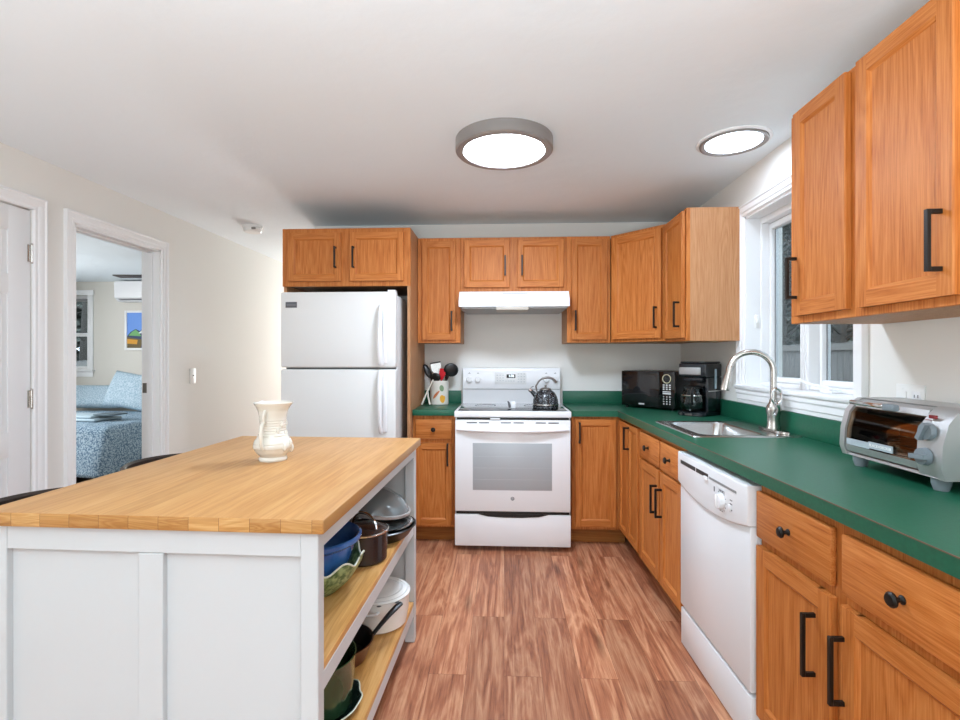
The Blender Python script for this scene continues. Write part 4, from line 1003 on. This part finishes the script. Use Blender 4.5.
m = MB(); m.lathe([(0, 0), (.09, 0), (.10, .004), (.128, .028), (.132, .030), (.127, .031), (.10, .009), (0, .007)], 88, fn=fn2); ds = m.build('dish_body', P('dark_glazed_dish', '12201c', .15, coat=.5), t)
m = MB(); m.tube([(.131*(1+.025*math.sin(11*a))*math.cos(a), .131*(1+.025*math.sin(11*a))*math.sin(a), .031+.003*math.sin(11*a)) for a in [2*PI*k/132 for k in range(132)]], .0022, 6, closed=True); m.build('rim', leaf_edge, ds)
t = thing('stock_pot', 'tall dark green pot standing on the wavy-edged dish, bottom shelf', 'pot', (-.572, 1.512, SB+.0095))
m = MB(); m.lathe([(0, 0), (.085, 0), (.099, .008), (.110, .09), (.113, .158), (.116, .162), (.112, .163), (.108, .155), (.104, .09), (.09, .014), (0, .01)], 52); m.build('pot_body', green_pot, t)

# bar stools on the far long side of the island
def stool(y, lab):
    t = thing('bar_stool', lab, 'bar stool', (-1.37, y, 0), math.radians(90), 'dark stools along the island')
    m = MB(); m.lathe([(0, .60), (.165, .60), (.18, .612), (.18, .635), (.165, .650), (0, .655)], 36); m.build('seat', stool_m, t)
    for sx in (-1, 1):
        for sy in (-1, 1): MB().tube([(sx*.11, sy*.11, .60), (sx*.17, sy*.17, .001)], [.017, .014], 10).build('leg', stool_wood, t)
    m = MB(); m.tube([(.155*math.cos(a), .155*math.sin(a), .22) for a in [2*PI*k/28 for k in range(28)]], .009, 8, closed=True); m.build('footrest', stool_wood, t)
    m = MB(); n_ = 20; pr = []
    b = bmesh.new(); rings = []
    for k in range(n_+1):
        a = math.radians(5+170*k/n_); ring = []
        for r_, z in ((.190, .752), (.205, .762), (.208, .819), (.198, .827), (.186, .819)): ring.append(b.verts.new((r_*math.cos(a), r_*math.sin(a), z)))
        rings.append(ring)
    for A_, B_ in zip(rings, rings[1:]):
        for q in range(5): b.faces.new((A_[q], A_[(q+1) % 5], B_[(q+1) % 5], B_[q]))
    b.faces.new(rings[0]); b.faces.new(rings[-1][::-1]); bmesh.ops.recalc_face_normals(b, faces=b.faces); m.merge(b); m.build('backrest', stool_m, t)
    for a in (35, 90, 145):
        a = math.radians(a); MB().tube([(.165*math.cos(a), .165*math.sin(a), .625), (.197*math.cos(a), .197*math.sin(a), .78)], .010, 8).build('back_post', stool_wood, t)
stool(1.46, 'dark curved-back bar stool at the near end of the island, left side')
stool(2.055, 'dark curved-back bar stool at the far end of the island, left side')

# ------------------------------------------------------------------ bedroom
t = thing('bed', 'bed covered with a speckled blue quilt seen through the doorway', 'bed', (-4.80, 5.65, 0))
MB().box(-.85, .85, -.85, .90, .10, .30).build('base', dark_cloth, t)
MB().box(-.87, .87, -.87, .92, .301, .545, .05, seg=3).build('mattress', sheet_m, t)
def quilt():
    b = bmesh.new(); nx, ny = 60, 50; W2, L2 = 1.36, 1.36; V = {}
    hw, hl, zt = .885, .885, .565
    for i in range(nx+1):
        for j in range(ny+1):
            u = -W2+2*W2*i/nx; v = -L2+(L2+.55)*j/ny
            x, y, z = u, v, zt; ox = max(0, abs(u)-hw); oy = max(0, -v-hl)
            if ox: x = math.copysign(hw+.05*min(1, ox*4)+.030*math.sin(v*9)*min(1, ox*3), u)
            if oy: y = -(hl+.05*min(1, oy*4)+.045*math.sin(u*8+1)*min(1, oy*3))
            z = zt-max(ox, oy)*1.0-.35*min(ox, oy) + .004*math.sin(u*23)*math.sin(v*19)
            V[i, j] = b.verts.new((x, y, max(z, .03)))
    for i in range(nx):
        for j in range(ny): b.faces.new((V[i, j], V[i+1, j], V[i+1, j+1], V[i, j+1]))
    m = MB(); m.merge(b); o = m.build('quilt', quilt_m, t, smooth=180)
    s_ = o.modifiers.new('thickness', 'SOLIDIFY'); s_.thickness = .012; s_.offset = 1
quilt()
def pillow_mesh(m, w2, h2, th):
    b = bmesh.new(); n_ = 20; V = {}
    for s_ in (1, -1):
        for i in range(n_+1):
            for k in range(n_+1):
                u, v = -1+2*i/n_, -1+2*k/n_; e_ = (1-u**4)*(1-v**4); pin = 1-.06*(1-abs(u))*abs(v)**3-.0
                if s_ == -1 and (i in (0, n_) or k in (0, n_)): V[s_, i, k] = V[1, i, k]; continue
                V[s_, i, k] = b.verts.new((u*w2*(1-.05*(1-v*v)*0+.0), s_*th*max(0, e_)**.45, v*h2*pin))
    for s_ in (1, -1):
        for i in range(n_):
            for k in range(n_):
                q = [V[s_, i, k], V[s_, i+1, k], V[s_, i+1, k+1], V[s_, i, k+1]]
                try: b.faces.new(q if s_ == -1 else q[::-1])
                except ValueError: pass
    bmesh.ops.recalc_face_normals(b, faces=b.faces); m.merge(b)
m = MB(); pillow_mesh(m, .40, .17, .075); o = m.build('pillow', pillow_m, smooth=180); o.location = (-5.42, 6.40, .745); o.rotation_euler = (math.radians(-35), 0, 0)
tag(o, 'wide blue pillow lying at the left of the bed head', 'pillow', 'blue pillows on the bed')
m = MB(); pillow_mesh(m, .30, .24, .08); o = m.build('pillow', pillow_m, smooth=180); o.location = (-4.78, 6.20, .835); o.rotation_euler = (math.radians(-22), math.radians(8), 0)
tag(o, 'blue pillow propped upright, the one nearer the doorway jamb', 'pillow', 'blue pillows on the bed')
t = thing('folded_throw', 'pale folded throw with dark edge lying across the blue quilt', 'throw', (-4.50, 5.28, .582), math.radians(-8))
MB().box(-.42, .20, -.17, .17, 0, .03, .014, seg=3).build('lower_fold', sheet_m, t)
MB().box(-.42, .14, -.16, .15, .0305, .058, .013, seg=3).build('upper_fold', sheet_m, t)
MB().box(.10, .34, -.10, .10, .0595, .075, .006).build('dark_edge', dark_cloth, t)
t = thing('air_conditioner', 'white wall-mounted air conditioner high on the bedroom wall', 'air conditioner', (-5.17, BY, 0))
m = MB(); m.prism([(-.002, 2.015), (-.14, 2.015), (-.20, 2.06), (-.205, 2.25), (-.19, 2.278), (-.002, 2.278)], 'x', 0, .82); m.build('housing', enam, t)
MB().box(.06, .76, -.202, -.14, 2.030, 2.036).build('air_flap', print_dk, t, smooth=0)
MB().box(.30, .52, -.2075, -.203, 2.12, 2.125).build('front_line', trim_m, t, smooth=0)
t = thing('framed_picture', 'framed mountain landscape with blue sky on the bedroom wall', 'picture', (-5.17, BY, 0))
pw, z0_, z1_ = .62, 1.365, 1.905
m = MB(); m.box(0, .03, -.024, -.001, z0_, z1_, .004).box(pw-.03, pw, -.024, -.001, z0_, z1_, .004).box(.03, pw-.03, -.024, -.001, z0_, z0_+.03, .004).box(.03, pw-.03, -.024, -.001, z1_-.03, z1_, .004); m.build('frame', trim_m, t)
def artmat():
    m = MB(); cs = [P('sky_paint', '6c9be6', .6), P('snow_paint', 'e9f0ef', .6), P('meadow_paint', '6fae6a', .6), P('rock_paint', '2a3f63', .6), P('field_paint', 'd99a2b', .6), P('wood_paint', '6a5a33', .6)]
    a, b_ = .03, pw-.03; za, zb = z0_+.03, z1_-.03
    m.box(a, b_, -.012, -.004, za, zb, 0, 0)
    L = [([(a, za+.16), (a+.05, za+.22), (a+.12, za+.26), (a+.18, za+.23), (a+.26, za+.30), (a+.36, za+.22), (b_, za+.27), (b_, za+.1), (a, za+.1)], 3), ([(a+.02, za+.17), (a+.07, za+.22), (a+.12, za+.25), (a+.17, za+.21), (a+.2, za+.16)], 2),
         ([(a+.16, za+.2), (a+.26, za+.29), (a+.34, za+.21), (a+.28, za+.18), (a+.22, za+.2)], 1), ([(a, za), (b_, za), (b_, za+.12), (a+.25, za+.11), (a, za+.15)], 5), ([(a, za+.06), (a+.14, za+.05), (a+.15, za+.11), (a, za+.125)], 4), ([(a+.19, za), (a+.38, za), (a+.33, za+.16), (a+.24, za+.14)], 3)]
    for k, (pl, mi) in enumerate(L): m.prism(pl, 'y', -.0125-.0003*k, -.006, mi)
    m.build('canvas', cs, t, smooth=0)
artmat()
t = thing('ceiling_fan', 'ceiling fan in the bedroom, one dark blade tip showing', 'ceiling fan', (-3.40, 5.0, 0))
MB().cyl((0, 0, 2.13), (0, 0, H-.001), .018).lathe([(0, 2.08), (.08, 2.08), (.10, 2.10), (.10, 2.13), (.06, 2.15), (0, 2.15)], 28).build('motor_housing', black_mat, t)
for k in range(3):
    a = PI+k*2*PI/3+math.radians(4); b = bmesh.new(); bmesh.ops.create_cube(b, size=1); bmesh.ops.bevel(b, geom=list(b.edges), offset=.02, segments=1, affect='EDGES')
    m = MB(); m.merge(b, 0, Matrix.Rotation(a, 4, 'Z') @ Matrix.Translation((.345, 0, 2.10)) @ Matrix.Rotation(.06, 4, 'X') @ Matrix.Diagonal((.48, .12, .010, 1))); m.build('blade', stool_wood, t)
o = MB().cyl((-4.28, 4.77, H-.03), (-4.28, 4.77, H-.0005), .014, .02).build('ceiling_hook', black_mat); tag(o, 'small black fitting on the bedroom ceiling near the doorway', 'fitting')

# ------------------------------------------------------------------ outside the windows
struct(MB().box(XR+.25, 16, -6, 22, -.6, -.5).box(-18, XL-.2, 6.85, 22, -.6, -.5).build('ground', ground_m, smooth=0))
def fence(name, lab, loc_, rz, L_, zt):
    t = thing(name, lab, 'fence', loc_, rz)
    m = MB(); k = 0
    while k < L_: m.box(k, k+.138, 0, .02, 0, zt+random.uniform(-.01, .01)); k += .145
    m.build('boards', fence_m, t, smooth=0)
    for z in (.3, zt*.62, zt-.12): MB().box(0, L_, -.045, -.001, z, z+.09).build('rail', P('grey_rail', '8b8680', .9), t, smooth=0)
    k = 0
    while k < L_: MB().box(k, k+.09, -.13, -.046, 0, zt+.05).build('post', P('grey_post', '6f6963', .9), t, smooth=0); k += 2.2
fence('wooden_fence', 'weathered grey board fence outside the kitchen window', (5.2, 13, -.5), -PI/2, 10, 2.0)
fence('wooden_fence', 'weathered grey fence outside the bedroom window', (-13, 10.2, -.5), 0, 7, 1.7)
def tree(x, y, h, r_, lab):
    t = thing('tree', lab, 'tree', (x, y, -.5), random.uniform(0, 6), 'bare trees outside the windows')
    MB().tube([(0, 0, 0), (.05, .03, h*.4), (-.04, .05, h*.75), (.02, 0, h)], [r_, r_*.8, r_*.5, r_*.15], 10).build('trunk', bark, t)
    m = MB()
    for k in range(26):
        z = h*random.uniform(.25, .95); a = random.uniform(0, 2*PI); L_ = (h-z*.6)*.38*random.uniform(.6, 1.1); p0 = Vector((0, .02, z)); d = Vector((math.cos(a), math.sin(a), random.uniform(.2, .8)))
        p1 = p0+d*L_*.5; p2 = p0+d*L_+Vector((0, 0, .15)); m.tube([p0, p1, p2], [r_*.22, r_*.13, .012], 5)
        for q in range(5):
            s_ = p0.lerp(p2, random.uniform(.35, 1)); e_ = s_+Vector((random.uniform(-.5, .5), random.uniform(-.5, .5), random.uniform(.1, .5))); m.tube([s_, e_], [.010, .004], 4)
    m.build('branches', bark, t)
def evergreen(x, y, h, r_, lab):
    t = thing('evergreen_tree', lab, 'tree', (x, y, -.5), random.uniform(0, 6), 'evergreens outside the windows')
    MB().cyl((0, 0, 0), (0, 0, h*.9), .14, .02, 8).build('trunk', bark, t)
    b = bmesh.new(); rnd = random.Random(int(x*100+y*7))
    for k in range(3200):
        u = rnd.random()**.8; z = h*(.08+.92*u); rr = r_*(1-u*.9)*(.35+.65*rnd.random()); a = rnd.uniform(0, 2*PI); c_ = Vector((rr*math.cos(a), rr*math.sin(a), z)); s_ = rnd.uniform(.2, .46)
        d = Vector((math.cos(a), math.sin(a), -.3)); n_ = d.cross(Vector((0, 0, 1))).normalized()*s_*.5
        b.faces.new([b.verts.new(c_-n_), b.verts.new(c_+d*s_*1.2), b.verts.new(c_+n_), b.verts.new(c_-d*s_*.5+Vector((0, 0, .05)))])
    m = MB(); m.merge(b); m.build('foliage', ever, t, smooth=0)
for k, (x, y, h, lab) in enumerate(((6.6, 12.3, 6, 'bare tree behind the fence, left in the kitchen window view'), (6.3, 9.6, 5.5, 'bare tree close behind the fence, right kitchen pane'), (-9.7, 11.2, 4.5, 'bare tree outside the bedroom window'))): tree(x, y, h, .12+.02*(k % 2), lab)
for x, y, h, r_, lab in ((9.2, 12.0, 8.0, 1.7, 'grey-green evergreen behind the fence, rightmost in the kitchen window view'), (9.4, 15.4, 8.5, 1.7, 'grey-green evergreen behind the fence, middle of the kitchen window view'), (9.9, 18.9, 8.0, 1.7, 'grey-green evergreen behind the fence, leftmost in the kitchen window view'), (-11.6, 13.4, 8.0, 2.3, 'grey-green evergreen filling the bedroom window'), (-16.2, 13.8, 8.0, 2.2, 'grey-green evergreen left of the one filling the bedroom window')): evergreen(x, y, h, r_, lab)
